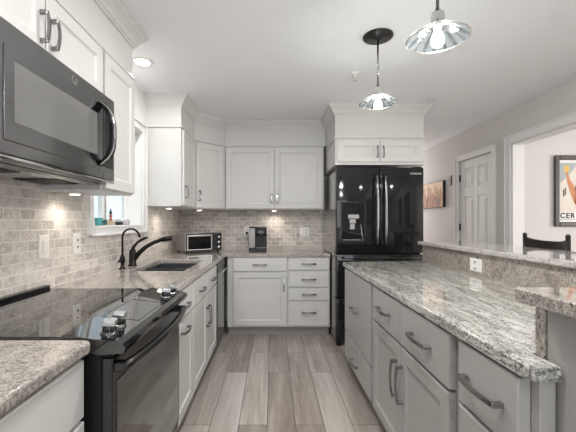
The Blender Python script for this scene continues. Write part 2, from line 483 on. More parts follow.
# casings
def casing(m, x, y0, y1, ztop, wd=0.085, t=0.02, s=-1):
    for a, b, z0, z1 in ((y0-wd, y0, 0, ztop+wd), (y1, y1+wd, 0, ztop+wd), (y0, y1, ztop, ztop+wd)):
        m.box(x, x+s*t, a, b, z0, z1, 0.004)
    e = wd-0.02
    for a, b, z0, z1 in ((y0-wd, y0-e, 0, ztop+wd), (y1+e, y1+wd, 0, ztop+wd), (y0-wd, y1+wd, ztop+e, ztop+wd)):
        m.box(x+s*t, x+s*(t+0.012), a, b, z0, z1, 0.004)
m = mb('trim'); casing(m, WR, OY0, OY1, OZ)
m.box(WR, WR+0.125, OY1-0.015, OY1, 0, OZ, 0.001).box(WR, WR+0.125, OY0, OY0+0.015, 0, OZ, 0.001).box(WR, WR+0.125, OY0, OY1, OZ-0.015, OZ, 0.001)
struct('trim_1', m)
m = mb('trim'); casing(m, WR, EY0, EY1, EZ, 0.075)
struct('trim_2', m)
# panelled hall door
m = mb('trim')
dx = WR+0.025
m.box(dx, dx+0.034, EY0+0.006, EY1-0.006, 0.01, EZ-0.006, 0.001)
dm = mb('trim')
dw = EY1-EY0
Dm = Matrix.Translation(Vector((dx, EY1, 0))) @ Matrix.Rotation(-PI/2, 4, 'Z')
dm.at(Dm)
pw = (dw-0.11*2-0.09)/2
x_l = [0.11, 0.11+pw+0.09]
zr = [(0.22, 0.80), (0.92, 1.60), (1.72, 1.97)]
xs_e = [0, 0.11, 0.11+pw, 0.2+pw, 0.2+2*pw, dw]
# stiles and rails proud, panels raised inside
for a, b in ((0.006, 0.11), (0.11+pw, 0.2+pw), (dw-0.11, dw-0.006)): dm.box(a, b, -0.012, 0.002, 0.01, EZ-0.006, 0.003)
for a, b in ((0.01, 0.22), (0.80, 0.92), (1.60, 1.72), (1.97, EZ-0.006)):
    for x0 in x_l: dm.box(x0, x0+pw, -0.012, 0.002, a, b, 0.003)
for z0, z1 in zr:
    for x0 in x_l:
        dm.rings(pw-0.03, z0+0.015, z1-0.015, x0+0.015, [(0, -0.001), (0.035, -0.010)], 0.001)
dm.at(None)
d1 = struct('door_1', m)
o = struct('door_panelling', dm, d1)
for hz in (1.86, 1.20, 0.28):
    struct('hinge', mb('blkpl').box(WR-0.004, WR+0.024, EY1-0.012, EY1+0.008, hz-0.045, hz+0.045, 0.002), d1)
hk = mb('nickel'); hk.lathe([(0.027, 0), (0.027, 0.008), (0.010, 0.014), (0.010, 0.035), (0.026, 0.045), (0.028, 0.06), (0.018, 0.072), (0, 0.074)], (dx-0.012, EY0+0.065, 0.95), (-1, 0, 0))
struct('door_knob', hk, d1)
# brown door further along the same wall, behind the viewer
m = mb('brownwd').box(WR-0.03, WR, -0.45, 0.36, 0.01, 2.03, 0.004)
for z0, z1 in ((0.2, 0.9), (1.05, 1.85)):
    for y0, y1 in ((-0.35, -0.08), (0.0, 0.27)): m.box(WR-0.042, WR-0.028, y0, y1, z0, z1, 0.006)
d2 = struct('door_2', m)
m = mb('trim'); casing(m, WR, -0.455, 0.365, 2.04, 0.08); struct('trim_3', m)
# sink window: casing, reveal, sash, glass
m = mb('trim'); t = 0.02
for a, b, z0, z1 in ((WY0-0.072, WY0, WZ0-0.072, WZ1+0.075), (WY1, WY1+0.080, WZ0-0.072, WZ1+0.075), (WY0, WY1, WZ1, WZ1+0.075), (WY0, WY1, WZ0-0.072, WZ0-0.012)):
    m.box(WL, WL+t, a, b, z0, z1, 0.005)
for a, b, z0, z1 in ((WY0-0.072, WY0-0.055, WZ0-0.072, WZ1+0.075), (WY1+0.062, WY1+0.080, WZ0-0.072, WZ1+0.075), (WY0-0.072, WY1+0.080, WZ1+0.057, WZ1+0.075), (WY0-0.072, WY1+0.080, WZ0-0.072, WZ0-0.055)):
    m.box(WL+t, WL+t+0.012, a, b, z0, z1, 0.004)
m.box(WL-0.16, WL+0.022, WY0-0.0, WY1+0.0, WZ0-0.02, WZ0, 0.004)
m.box(WL-0.16, WL+0.001, WY0, WY0+0.012, WZ0, WZ1, 0.001).box(WL-0.16, WL+0.001, WY1-0.012, WY1, WZ0, WZ1, 0.001).box(WL-0.16, WL+0.001, WY0, WY1, WZ1-0.012, WZ1, 0.001)
win = struct('window_1', m)
m = mb('trim'); xa, xb = WL-0.155, WL-0.115
def sash(y0, y1, x0, x1, f=0.045):
    m.box(x0, x1, y0, y0+f, WZ0, WZ1-0.012, 0.003).box(x0, x1, y1-f, y1, WZ0, WZ1-0.012, 0.003)
    m.box(x0, x1, y0+f, y1-f, WZ0, WZ0+0.055, 0.003).box(x0, x1, y0+f, y1-f, WZ1-0.06, WZ1-0.012, 0.003)
sash(WY0+0.012, 2.76, xa, xb); sash(2.74, WY1-0.012, xa-0.0, xb)
struct('window_frame', m, win)
struct('window_pane', mb('pane').box(WL-0.140, WL-0.136, WY0+0.02, WY1-0.02, WZ0+0.02, WZ1-0.03, 0), win)
# added rear patio window, out of view, framing the rear lamp
m = mb('trim')
for a, b in ((-1.1, -1.02), (0.06, 0.14), (1.22, 1.3)): m.box(a, b, RB-0.09, RB-0.02, 0.38, 2.32, 0.004)
for a, b in ((0.38, 0.45), (2.25, 2.32)): m.box(-1.02, 1.22, RB-0.09, RB-0.02, a, b, 0.004)
w2 = struct('added_window_2', m)
struct('window_pane', mb('pane').box(-1.05, 1.25, RB-0.06, RB-0.055, 0.42, 2.28, 0), w2)
# backsplash tile
m = mb('tileL')
m.box(WL, WL+0.010, 0.0, WY0-0.072, 0.90, 1.46, 0).box(WL, WL+0.010, WY0-0.072, WY1+0.080, 0.90, WZ0-0.072, 0).box(WL, WL+0.010, WY1+0.080, WB, 0.90, 1.42, 0)
struct('backsplash_left', m)
struct('backsplash_back', mb('tileB').box(WL+0.010, 0.66, WB-0.010, WB, 0.90, 1.42, 0))
m = mb('trim')
m.box(WR-0.014, WR, 0.45, OY0-0.085, 0, 0.10, 0.003).box(WR-0.014, WR, OY1+0.085, EY0-0.075, 0, 0.10, 0.003).box(WR-0.014, WR, EY1+0.075, HE, 0, 0.10, 0.003)
struct('baseboard_right', m)
m = mb('trim').box(WR+0.12, DX, DY1-0.014, DY1, 0, 0.10, 0.003)
struct('baseboard_dining', m)

# ------------------------------------------------------------------ handles, fronts, cabinets
def pull_mesh(L, name='handle', mat='nickel', out=0.032, wd=0.012, th=0.008):
    b = mb(mat)
    n = 12; P = []
    for i in range(n+1):
        t = i/n*2-1
        P.append((t*L/2, -out*(0.72+0.28*(1-t*t)), 0))
    vs = []; fs = []
    for i, (x, y, z) in enumerate(P):
        vs += [(x, y-th/2, -wd/2), (x, y-th/2, wd/2), (x, y+th/2, wd/2), (x, y+th/2, -wd/2)]
    for i in range(n):
        for j in range(4):
            a, c = i*4+j, i*4+(j+1) % 4
            fs.append([a, c, c+4, a+4])
    fs += [[3, 2, 1, 0], [n*4, n*4+1, n*4+2, n*4+3]]
    b.add(vs, fs)
    for s in (-1, 1):
        b.box(s*(L/2-0.007)-0.008, s*(L/2-0.007)+0.008, -out*0.76-th/2, 0, -wd/2-0.001, wd/2+0.001, 0.002)
    return b.mesh(name)
PULL = pull_mesh(0.155)
PULLI = pull_mesh(0.185, mat='pulli', wd=0.014, th=0.009, out=0.036)
PULLS = pull_mesh(0.12)

def cabinet(name, label, cat, ox, oy, ang, wdt, z0, z1, depth, fronts, mat, group=None, toe=True, body=None):
    ft = 0.011 if mat == 'isl' else 0.0       # thicker fronts on the island
    T = thing(name, label, cat, (ox, oy, 0), ang, group)
    b = mb(mat)
    if body: body(b)
    else: b.box(0, wdt, 0, depth, z0, z1, 0.002)
    part('body', b, T, True)
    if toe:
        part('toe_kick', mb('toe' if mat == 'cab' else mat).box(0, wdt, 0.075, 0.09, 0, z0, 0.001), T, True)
    for fr in fronts:
        kind, x0, x1, a, c, style, hd = fr
        g = 0.0
        p = mb(mat)
        if style == 'panel':
            st = min(0.058, (x1-x0)*0.24)
            steps = [(0, -0.0185), (0.0025, -0.021), (st, -0.021), (st+0.004, -0.017), (st+0.011, -0.0115), (st+0.013, -0.0115)]
        else:
            steps = [(0, -0.017), (0.004, -0.021)]
        steps = [(i_, y_-ft) for i_, y_ in steps]
        p.rings(x1-x0, a, c, x0, steps, -0.0005)
        o = part(kind, p, T, True)
        if hd:
            me, hx, hz, ver = hd
            inst('handle', me, o, (hx, -0.021-ft, hz), (0, -PI/2, 0) if ver else (0, 0, 0))
    return T
H = lambda x, z, me=None: (me or PULL, x, z, False)
V = lambda x, z, me=None: (me or PULL, x, z, True)

LFX = -0.545        # left base face plane
CT0, CT1 = 0.886, 0.921
# left run bases
cabinet('base_cabinet', 'white base cabinet nearest the viewer, left of the black range', 'cabinet', LFX-0.025, 0.0, PI/2, 1.03, 0.105, CT0, 0.615,
        [('drawer', 0.01, 1.022, 0.70, 0.868, 'slab', H(0.516, 0.785)),
         ('door', 0.01, 0.51, 0.125, 0.688, 'panel', V(0.47, 0.58)), ('door', 0.525, 1.022, 0.125, 0.688, 'panel', V(0.565, 0.58))], 'cab')
cabinet('drawer_unit', 'narrow white drawer unit between the black range and the sink cabinet', 'cabinet', LFX, 1.825, PI/2, 0.495, 0.105, CT0, 0.645,
        [('drawer', 0.01, 0.485, 0.70, 0.868, 'slab', H(0.25, 0.775)), ('drawer', 0.01, 0.485, 0.125, 0.688, 'panel', H(0.25, 0.63))], 'cab')
def sinkbody(b):
    b.box(0, 0.97, 0, 0.018, 0.105, CT0, 0.002).box(0, 0.018, 0.018, 0.645, 0.105, CT0, 0.001).box(0.952, 0.97, 0.018, 0.645, 0.105, CT0, 0.001)
    b.box(0.018, 0.952, 0.018, 0.645, 0.105, 0.123, 0.001).box(0.018, 0.952, 0.635, 0.645, 0.123, CT0, 0.001)
cabinet('sink_cabinet', 'white sink base cabinet with two drawer fronts over two doors, left run', 'cabinet', LFX, 2.322, PI/2, 0.97, 0.105, CT0, 0.645,
        [('drawer', 0.008, 0.478, 0.70, 0.868, 'slab', H(0.25, 0.775)), ('drawer', 0.488, 0.962, 0.70, 0.868, 'slab', H(0.72, 0.775)),
         ('door', 0.008, 0.478, 0.125, 0.688, 'panel', V(0.44, 0.52)), ('door', 0.488, 0.962, 0.125, 0.688, 'panel', V(0.525, 0.52))], 'cab', body=sinkbody)
# back run bases
BFY = 3.88
x0 = -0.500
cabinet('base_cabinet', 'white base cabinet with one wide drawer above one door, under the coffee maker', 'cabinet', x0, BFY, 0, 0.665, 0.105, CT0, 0.60,
        [('drawer', 0.065, 0.652, 0.725, 0.876, 'slab', H(0.36, 0.80)), ('door', 0.065, 0.652, 0.125, 0.712, 'panel', V(0.625, 0.59, PULL))], 'cab')
cabinet('drawer_unit', 'white four drawer unit beside the black refrigerator', 'cabinet', 0.1675, BFY, 0, 0.4675, 0.105, CT0, 0.60,
        [('drawer', 0.012, 0.455, 0.740, 0.876, 'slab', H(0.235, 0.81)), ('drawer', 0.012, 0.455, 0.553, 0.723, 'slab', H(0.235, 0.638)),
         ('drawer', 0.012, 0.455, 0.405, 0.541, 'slab', H(0.235, 0.473)), ('drawer', 0.012, 0.455, 0.125, 0.393, 'slab', H(0.235, 0.275))], 'cab')
# dishwasher
T = thing('dishwasher', 'stainless dishwasher between sink cabinet and corner', 'dishwasher', (LFX, 3.297, 0), PI/2)
part('body', mb('dark').box(0.004, 0.555, 0.004, 0.60, 0.10, CT0-0.004, 0.001), T, True)
part('door', mb('slate').box(0.012, 0.545, -0.026, 0.003, 0.11, 0.80, 0.004), T, True)
part('control_panel', mb('blkpl').box(0.012, 0.545, -0.026, 0.003, 0.803, CT0-0.008, 0.004), T, True)
part('handle', mb('steel').tube([(0.05, -0.026, 0.775), (0.055, -0.046, 0.775), (0.28, -0.049, 0.775), (0.50, -0.046, 0.775), (0.505, -0.026, 0.775)], 0.008), T, True)
part('toe_kick', mb('blkpl').box(0.004, 0.555, 0.05, 0.07, 0, 0.10, 0.001), T, True)

# worktops
def wtop(poly, z0=CT0, z1=CT1, mat='granL', bev=0.011):
    return mb(mat).prism(poly, z0, z1, bev, 2)
solo('worktop', wtop([(WL+0.011, 0.0), (-0.532, 0.0), (-0.532, 1.020), (-0.538, 1.034), (-0.552, 1.04), (WL+0.011, 1.04)]), 'short speckled beige granite worktop nearest the viewer, left of the range', 'worktop', None)
SX0, SX1, SY0, SY1 = -1.035, -0.640, 2.50, 3.255
def lshape():
    g = mb('granL')
    bm = bmesh.new()
    X = [WL+0.011, SX0, SX1, -0.515, 0.637]; Y = [1.822, SY0, SY1, 3.853, WB-0.011]
    cells = []
    for i in range(4):
        for j in range(4):
            if i == 3 and j < 3: continue
            if i == 1 and j == 1: continue
            cells.append((i, j))
    vmap = {}
    def gv(i, j):
        if (i, j) not in vmap: vmap[(i, j)] = bm.verts.new((X[i], Y[j], CT0))
        return vmap[(i, j)]
    fs = [bm.faces.new([gv(i, j), gv(i+1, j), gv(i+1, j+1), gv(i, j+1)]) for i, j in cells]
    r = bmesh.ops.extrude_face_region(bm, geom=fs)
    for v in [e for e in r['geom'] if isinstance(e, bmesh.types.BMVert)]: v.co.z = CT1
    bmesh.ops.recalc_face_normals(bm, faces=bm.faces[:])
    bmesh.ops.dissolve_limit(bm, angle_limit=0.01, verts=bm.verts[:], edges=bm.edges[:])
    ed = [e for e in bm.edges if len(e.link_faces) == 2 and e.link_faces[0].normal.dot(e.link_faces[1].normal) < 0.5 and e.verts[0].co.z > CT1-0.001 and e.verts[1].co.z > CT1-0.001]
    bmesh.ops.bevel(bm, geom=ed, offset=0.009, segments=2, profile=0.5, affect='EDGES')
    return g.addbm(bm)
solo('worktop', lshape(), 'L shaped beige granite worktop round the sink and into the back corner', 'worktop')
# double bowl sink
T = thing('sink', 'dark double bowl undermount sink below the window', 'sink', ((SX0+SX1)/2, (SY0+SY1)/2, 0.66))
def bowl(y0, y1):
    b = mb('sinkm'); x0, x1 = SX0-0.006, SX1+0.006
    zb, zt = 0.69, CT0-0.001; t = 0.006
    b.box(x0, x1, y0, y1, zb-t, zb, 0.001)
    b.box(x0, x0+t, y0, y1, zb, zt, 0.001).box(x1-t, x1, y0, y1, zb, zt, 0.001)
    b.box(x0+t, x1-t, y0, y0+t, zb, zt, 0.001).box(x0+t, x1-t, y1-t, y1, zb, zt, 0.001)
    return b
for y0, y1 in ((SY0-0.006, 2.875), (2.895, SY1+0.006)):
    bo = part('bowl', bowl(y0, y1), T)
    part('drain', mb('steel').lathe([(0.042, 0), (0.042, 0.004), (0.030, 0.004), (0.028, 0.001)], ((SX0+SX1)/2, (y0+y1)/2, 0.690)), bo)
part('divider', mb('sinkm').box(SX0, SX1, 2.874, 2.896, 0.70, CT0-0.006, 0.004, 2), T)
# main faucet
FX, FY = -1.115, 2.79
T = thing('faucet', 'dark bronze kitchen faucet with raised lever and long pull-out spout', 'faucet', (FX, FY, CT1))
part('base', mb('bronze').lathe([(0.033, 0), (0.033, 0.008), (0.027, 0.016), (0.027, 0.10), (0.024, 0.125), (0.012, 0.132), (0, 0.133)], (FX, FY, CT1)), T)
S = [(FX+0.015, FY, CT1+0.055), (FX+0.05, FY+0.01, CT1+0.105), (FX+0.10, FY+0.02, CT1+0.15), (FX+0.16, FY+0.03, CT1+0.185), (FX+0.215, FY+0.04, CT1+0.205), (FX+0.225, FY+0.042, CT1+0.208), (FX+0.285, FY+0.052, CT1+0.218), (FX+0.30, FY+0.055, CT1+0.210)]
part('spout', mb('bronze').tube(S, [0.021, 0.019, 0.017, 0.0155, 0.015, 0.020, 0.021, 0.014], 12), T)
part('lever', mb('bronze').tube([(FX, FY, CT1+0.115), (FX+0.006, FY, CT1+0.15), (FX+0.04, FY+0.005, CT1+0.19), (FX+0.085, FY+0.01, CT1+0.217), (FX+0.115, FY+0.015, CT1+0.228)], [0.017, 0.013, 0.010, 0.012, 0.008], 10, True), T)
FX, FY = -1.115, 2.60
T = thing('filter_faucet', 'slim dark gooseneck filter faucet beside the larger faucet', 'faucet', (FX, FY, CT1))
part('base', mb('bronze').lathe([(0.024, 0), (0.024, 0.006), (0.015, 0.014), (0.013, 0.04), (0.019, 0.055), (0.019, 0.085), (0.011, 0.10), (0.007, 0.12), (0, 0.121)], (FX, FY, CT1)), T)
R = 0.063; hz = CT1+0.235
S = [(FX, FY, CT1+0.09), (FX, FY, hz)]+[(FX+R-R*math.cos(a*PI/12), FY, hz+R*math.sin(a*PI/12)) for a in range(1, 11)]
S.append((S[-1][0]+0.014, FY, S[-1][2]-0.03))
part('spout', mb('bronze').tube(S, [0.0075]*(len(S)-2)+[0.0075, 0.010], 10), T)
part('lever', mb('bronze').tube([(FX, FY, CT1+0.07), (FX-0.005, FY-0.03, CT1+0.072), (FX-0.005, FY-0.055, CT1+0.058)], [0.007, 0.006, 0.008], 8), T)

# ------------------------------------------------------------------ uppers, friezes, crowns
UZ0, UZ1 = 1.42, 2.165
NFX = -0.885
cabinet('wall_cabinet', 'white wall cabinet with two doors above the microwave', 'cabinet', NFX, 1.02, PI/2, 0.778, 1.895, UZ1, 0.31,
        [('door', 0.006, 0.312, 1.90, UZ1-0.012, 'panel', V(0.285, 2.0, PULLS)), ('door', 0.320, 0.765, 1.90, UZ1-0.012, 'panel', V(0.349, 2.0, PULLS))], 'cab', toe=False)
cabinet('wall_cabinet', 'tall white wall cabinet with one door, right of the microwave', 'cabinet', NFX, 1.800, PI/2, 0.41, 1.435, UZ1, 0.31,
        [('door', 0.012, 0.40, 1.445, UZ1-0.012, 'panel', None)], 'cab', toe=False)
cabinet('wall_cabinet', 'white wall cabinet on the left wall, nearest the viewer', 'cabinet', NFX, 0.20, PI/2, 0.818, 1.435, UZ1, 0.31,
        [('door', 0.006, 0.405, 1.445, UZ1-0.012, 'panel', V(0.375, 1.56, PULLS)), ('door', 0.411, 0.812, 1.445, UZ1-0.012, 'panel', V(0.441, 1.56, PULLS))], 'cab', toe=False)
LBX = -0.865
cabinet('wall_cabinet', 'white wall cabinet between the sink window and the corner, plain side to viewer', 'cabinet', LBX, 3.315, PI/2, 0.545, UZ0, UZ1, 0.33,
        [('door', 0.03, 0.535, UZ0+0.01, UZ1-0.012, 'panel', V(0.065, 1.56, PULLS))], 'cab', toe=False)
# diagonal corner cabinet
A = Vector((LBX, 3.862)); B = Vector((-0.567, 4.168))
dv = B-A; ang = math.atan2(dv.y, dv.x); wd = dv.length
T = thing('wall_cabinet', 'white diagonal corner wall cabinet above the toaster oven', 'cabinet', (A.x, A.y, 0), ang)
b = mb('cab').prism([(WL+0.012, 3.862), (LBX, 3.862), (-0.567, 4.168), (-0.567, WB-0.012), (WL+0.012, WB-0.012)], UZ0, UZ1, 0)
part('body', b, T)
p = mb('cab'); st = 0.058
p.rings(wd-0.03, UZ0+0.01, UZ1-0.012, 0.015, [(0, -0.0185), (0.0025, -0.021), (st, -0.021), (st+0.004, -0.017), (st+0.011, -0.0115)], -0.0005)
dr = part('door', p, T, True)
inst('handle', PULLS, dr, (0.05, -0.021, 1.56), (0, -PI/2, 0))
UFY = 4.17
cabinet('wall_cabinet', 'white two door wall cabinet on the back wall above the coffee maker', 'cabinet', -0.565, UFY, 0, 1.175, UZ0, UZ1, 0.318,
        [('door', 0.012, 0.583, UZ0+0.01, UZ1-0.012, 'panel', V(0.555, 1.545, PULLS)), ('door', 0.59, 1.155, UZ0+0.01, UZ1-0.012, 'panel', V(0.618, 1.545, PULLS))], 'cab', toe=False)
FRY = 3.59; FX0, FX1 = 0.642, 1.552
def fbody(b):
    b.box(0, FX1-FX0, 0, 0.895, 1.865, 2.125, 0.002)
    b.box(-0.005, FX1-FX0+0.005, -0.012, 0.895, 1.855, 1.867, 0.002)
cabinet('wall_cabinet', 'white two door cabinet above the black refrigerator', 'cabinet', FX0, FRY, 0, FX1-FX0, 1.865, 2.125, 0.9,
        [('door', 0.025, 0.452, 1.885, 2.105, 'panel', V(0.425, 1.985, PULLS)), ('door', 0.458, 0.885, 1.885, 2.105, 'panel', V(0.485, 1.985, PULLS))], 'cab', toe=False, body=fbody)
# end filler strip right of fridge
# friezes and crown (built-in trim up to the ceiling)
def frieze(name, path, polyclose, z0):
    m = mb('cab')
    m.prism(path+polyclose, z0, CE-0.001, 0)
    m.sweep(path, [(-0.002, z0), (0.012, z0+0.002), (0.012, z0+0.014), (0.006, z0+0.022), (-0.002, z0+0.024)], 1)
    z1 = CE-0.105
    prof = [(-0.002, z1), (0.010, z1), (0.012, z1+0.012), (0.020, z1+0.016), (0.028, z1+0.035), (0.045, z1+0.058), (0.060, z1+0.070), (0.066, z1+0.078), (0.068, z1+0.088), (0.074, z1+0.090), (0.074, CE-0.0005), (-0.002, CE-0.0005)]
    m.sweep(path, prof, 1)
    return struct(name, m)
frieze('trim_4', [(NFX, -0.3), (NFX, 2.212), (WL, 2.212)], [(WL, -0.3)], UZ1)
frieze('trim_5', [(WL, 3.313), (LBX, 3.313), (LBX, 3.862), (-0.567, UFY), (FX0-0.001, UFY)], [(FX0-0.001, WB), (WL, WB)], UZ1)
frieze('trim_6', [(FX0, UFY-0.0), (FX0, FRY), (FX1, FRY), (FX1, WB)], [(FX0, WB)], 2.125)

# ------------------------------------------------------------------ microwave
MX, MY0, MY1, MZ0, MZ1 = -0.812, 1.035, 1.797, 1.465, 1.888
T = thing('microwave', 'dark steel over-range microwave with arched black handle', 'microwave', (MX, (MY0+MY1)/2, MZ0))
part('body', mb('blkss').box(WL+0.012, MX-0.028, MY0+0.004, MY1-0.002, MZ0+0.012, MZ1-0.002, 0.003), T)
dy1 = 1.682
b = mb('slate').box(MX-0.028, MX, MY0, dy1-0.002, MZ0+0.012, MZ1, 0.003)
d = part('door', b, T)
b = mb('slate')
Dm = Matrix.Translation(Vector((MX, MY0, 0))) @ Matrix.Rotation(PI/2, 4, 'Z')
b.at(Dm).rings(dy1-MY0-0.05, MZ0+0.055, MZ1-0.075, 0.02, [(0, -0.002), (0.002, -0.0035), (0.004, -0.0035)], 0.001)
part('inner_panel', b, d)
b = mb('mwwin'); b.at(Dm).rings(0.52, MZ0+0.115, MZ1-0.115, 0.06, [(0, -0.0042), (0.003, -0.005)], 0.0)
part('window', b, d)
b = mb('slate').box(MX-0.028, MX, dy1, MY1, MZ0+0.012, MZ1, 0.003)
cp = part('control_panel', b, T)
b = mb('blkgl'); b.at(Dm); b.rings(MY1-dy1-0.03, MZ0+0.07, MZ1-0.06, dy1-MY0+0.015, [(0, -0.0015)], 0.0)
part('display', b, cp)
hy = 1.655
b = mb('blkgl'); n = 18; vs = []; fs = []
for i in range(n+1):
    t = i/n*2-1
    xo = MX+0.010+0.056*(1-abs(t)**3.2); zo = 1.685+t*0.148
    xi = MX+0.001+0.048*(1-abs(t)**3.2); zi = 1.685+t*0.135
    vs += [(xi, hy-0.020, zi), (xo, hy-0.020, zo), (xo, hy+0.020, zo), (xi, hy+0.020, zi)]
for i in range(n):
    for q in range(4):
        a, c = i*4+q, i*4+(q+1) % 4
        fs.append([a, c, c+4, a+4])
fs += [[3, 2, 1, 0], [n*4, n*4+1, n*4+2, n*4+3]]
b.add(vs, fs)
b.box(MX-0.001, MX+0.022, hy-0.020, hy+0.020, 1.685+0.125, 1.685+0.149, 0.003).box(MX-0.001, MX+0.022, hy-0.020, hy+0.020, 1.685-0.149, 1.685-0.125, 0.003)
b.use(M['chrome']).tube([(MX+0.066*(1-abs(k/12*2-1)**3.2)+0.010, hy-0.0205, 1.685+(k/12*2-1)*0.146) for k in range(13)], 0.004, 6)
part('handle', b, T)
b = mb('chrome').box(MX-0.03, MX+0.002, MY0, MY1, MZ0, MZ0+0.010, 0.002)
part('bottom_trim', b, T)
b = mb('steel').box(WL+0.013, MX-0.034, MY0+0.01, MY1-0.01, MZ0-0.006, MZ0+0.010, 0.003)
b.use(M['blkss'])
for yy in (1.10, 1.50):
    b.box(-1.12, -0.95, yy, yy+0.22, MZ0-0.010, MZ0-0.004, 0.002)
    for k in range(7): b.box(-1.115, -0.955, yy+0.012+k*0.03, yy+0.022+k*0.03, MZ0-0.013, MZ0-0.009, 0.001)
b.use(M['blkss']).box(-0.915, -0.85, MY0+0.06, MY1-0.06, MZ0-0.010, MZ0-0.004, 0.002)
part('vent_grille', b, T)
part('lamp_lens', mb('plate').box(-0.94, -0.90, 1.36, 1.46, MZ0-0.013, MZ0-0.005, 0.002), T)
b = mb('chrome')
ringp = [(MX+0.001, 1.432+0.017*math.cos(a*PI/12), MZ1-0.038+0.017*math.sin(a*PI/12)) for a in range(25)]
b.tube(ringp, 0.0016, 6, False)
# two monogram strokes inside the ring
b.tube([(MX+0.001, 1.430, MZ1-0.030), (MX+0.001, 1.424, MZ1-0.034), (MX+0.001, 1.424, MZ1-0.042), (MX+0.001, 1.430, MZ1-0.046), (MX+0.001, 1.430, MZ1-0.039)], 0.0012, 6)
b.tube([(MX+0.001, 1.441, MZ1-0.031), (MX+0.001, 1.435, MZ1-0.033), (MX+0.001, 1.440, MZ1-0.038), (MX+0.001, 1.434, MZ1-0.043), (MX+0.001, 1.441, MZ1-0.046)], 0.0012, 6)
part('emblem', b, d)
spot('microwave_lamp', (-0.95, 1.42, MZ0-0.03), 0.7, (1.0, 0.9, 0.78), 165, 1, 0.05)

# ------------------------------------------------------------------ range
RY0, RY1 = 1.052, 1.812
T = thing('range', 'black slide-in electric range with glass cooktop', 'stove', (-0.85, (RY0+RY1)/2, 0))
part('body', mb('blkpl').box(WL+0.012, -0.515, RY0, RY1, 0.06, 0.885, 0.003), T)
part('cooktop', mb('cook').box(-1.165, -0.632, RY0-0.006, RY1+0.006, 0.886, 0.926, 0.003), T)
part('vent_rail', mb('blkss').box(WL+0.012, -1.150, RY0-0.004, RY1+0.004, 0.886, 0.944, 0.006, 2), T)
# burner rings: thin printed circles on the glass
ct = [o for o in T.children if o.name.startswith('cooktop')][0]
for cx, cy, r in ((-0.98, 1.23, 0.08), (-0.98, 1.63, 0.10), (-0.77, 1.22, 0.085), (-0.77, 1.63, 0.075)):
    b = mb('ink2')
    ring = []
    vs = []; fs = []
    for k in range(48):
        a = 2*PI*k/48
        vs += [(cx+r*math.cos(a), cy+r*math.sin(a), 0.9263), (cx+(r-0.002)*math.cos(a), cy+(r-0.002)*math.sin(a), 0.9263)]
    for k in range(48):
        fs.append([2*k, 2*k+1, (2*k+3) % 96, (2*k+2) % 96])
    b.add(vs, fs); part('burner_mark', b, ct)
# sloped control panel
b = mb('slate')
pr = [(-0.632, 0.888), (-0.632, 0.930), (-0.470, 0.912), (-0.449, 0.904), (-0.441, 0.892), (-0.448, 0.876), (-0.52, 0.872)]
vs = []; fs = []
for y in (RY0-0.004, RY1+0.004):
    vs += [(x, y, z) for x, z in pr]
n = len(pr)
for k in range(n): fs.append([k, (k+1) % n, n+(k+1) % n, n+k])
fs += [list(range(n))[::-1], [n+k for k in range(n)]]
cpm = MB().use(M['cook']); cpm.add(vs, fs)
cp = part('control_panel', cpm, T)
nrm = Vector((0.018, 0, 0.162)).normalized()
tl = math.atan2(0.018, 0.162)
def onp(x): return 0.930-(x+0.632)*0.018/0.162
# touch display outline between the knobs
b = mb('nickel')
def bar(xa, ya, xb, yb): b.tube([(xa, ya, onp(xa)+0.0006), (xb, yb, onp(xb)+0.0006)], 0.0013, 6)
bar(-0.62, 1.27, -0.62, 1.55); bar(-0.485, 1.27, -0.485, 1.55); bar(-0.62, 1.27, -0.485, 1.27); bar(-0.62, 1.55, -0.485, 1.55)
part('touch_display', b, cp)
for kx, ky in ((-0.516, 1.105), (-0.522, 1.185), (-0.502, 1.645), (-0.502, 1.74)):
    c = Vector((kx, ky, onp(kx)))
    b = mb('hbar')
    b.lathe([(0.026, 0), (0.026, 0.004), (0.021, 0.006), (0.021, 0.009)], c, nrm, 24)
    b.use(M['blkss'])
    pf = [(0.019, 0.009), (0.019, 0.028), (0.017, 0.030)]
    b.lathe(pf, c, nrm, 24)
    b.use(M['hbar'])
    for k in range(16):
        a = 2*PI*k/16
        rot = Matrix.Translation(c) @ Matrix.Rotation(tl, 4, 'Y')
        b.at(rot @ Matrix.Rotation(a, 4, 'Z')).box(0.0175, 0.0215, -0.0018, 0.0018, 0.010, 0.027, 0.0005)
    b.at(Matrix.Translation(c) @ Matrix.Rotation(tl, 4, 'Y') @ Matrix.Rotation(0.25, 4, 'Z'))
    b.use(M['steel']).box(-0.019, 0.019, -0.024, 0.024, 0.029, 0.046, 0.003, 2)
    part('knob', b, T)
# oven door
b = mb('blkss').box(-0.516, -0.482, RY0+0.004, RY1-0.004, 0.245, 0.860, 0.004)
d = part('oven_door', b, T)
b = mb('ovglass').box(-0.484, -0.4795, RY0+0.03, RY1-0.03, 0.27, 0.780, 0.001)
part('window', b, d)
for z in (0.845, ):
    b = mb('blkpl').box(-0.516, -0.486, RY0+0.01, RY1-0.01, 0.861, 0.871, 0)
    part('vent_slot', b, T)
b = mb('blkss')
P = []
for i in range(17):
    t = i/16*2-1
    P.append((-0.455+0.032*(1-t*t), (RY0+RY1)/2+t*0.365, 0.828))
b.tube(P, 0.015, 10, True, 1.0)
for s in (-1, 1):
    yy = (RY0+RY1)/2+s*0.355
    b.box(-0.484, -0.444, yy-0.014, yy+0.014, 0.813, 0.843, 0.004)
part('handle', b, d)
part('storage_drawer', mb('blkss').box(-0.516, -0.486, RY0+0.004, RY1-0.004, 0.075, 0.238, 0.004), T)
for yy in (RY0+0.06, RY1-0.06):
    for xx in (-1.10, -0.60): part('foot', mb('blkpl').cyl((xx, yy, 0), 0.018, 0.062), T)

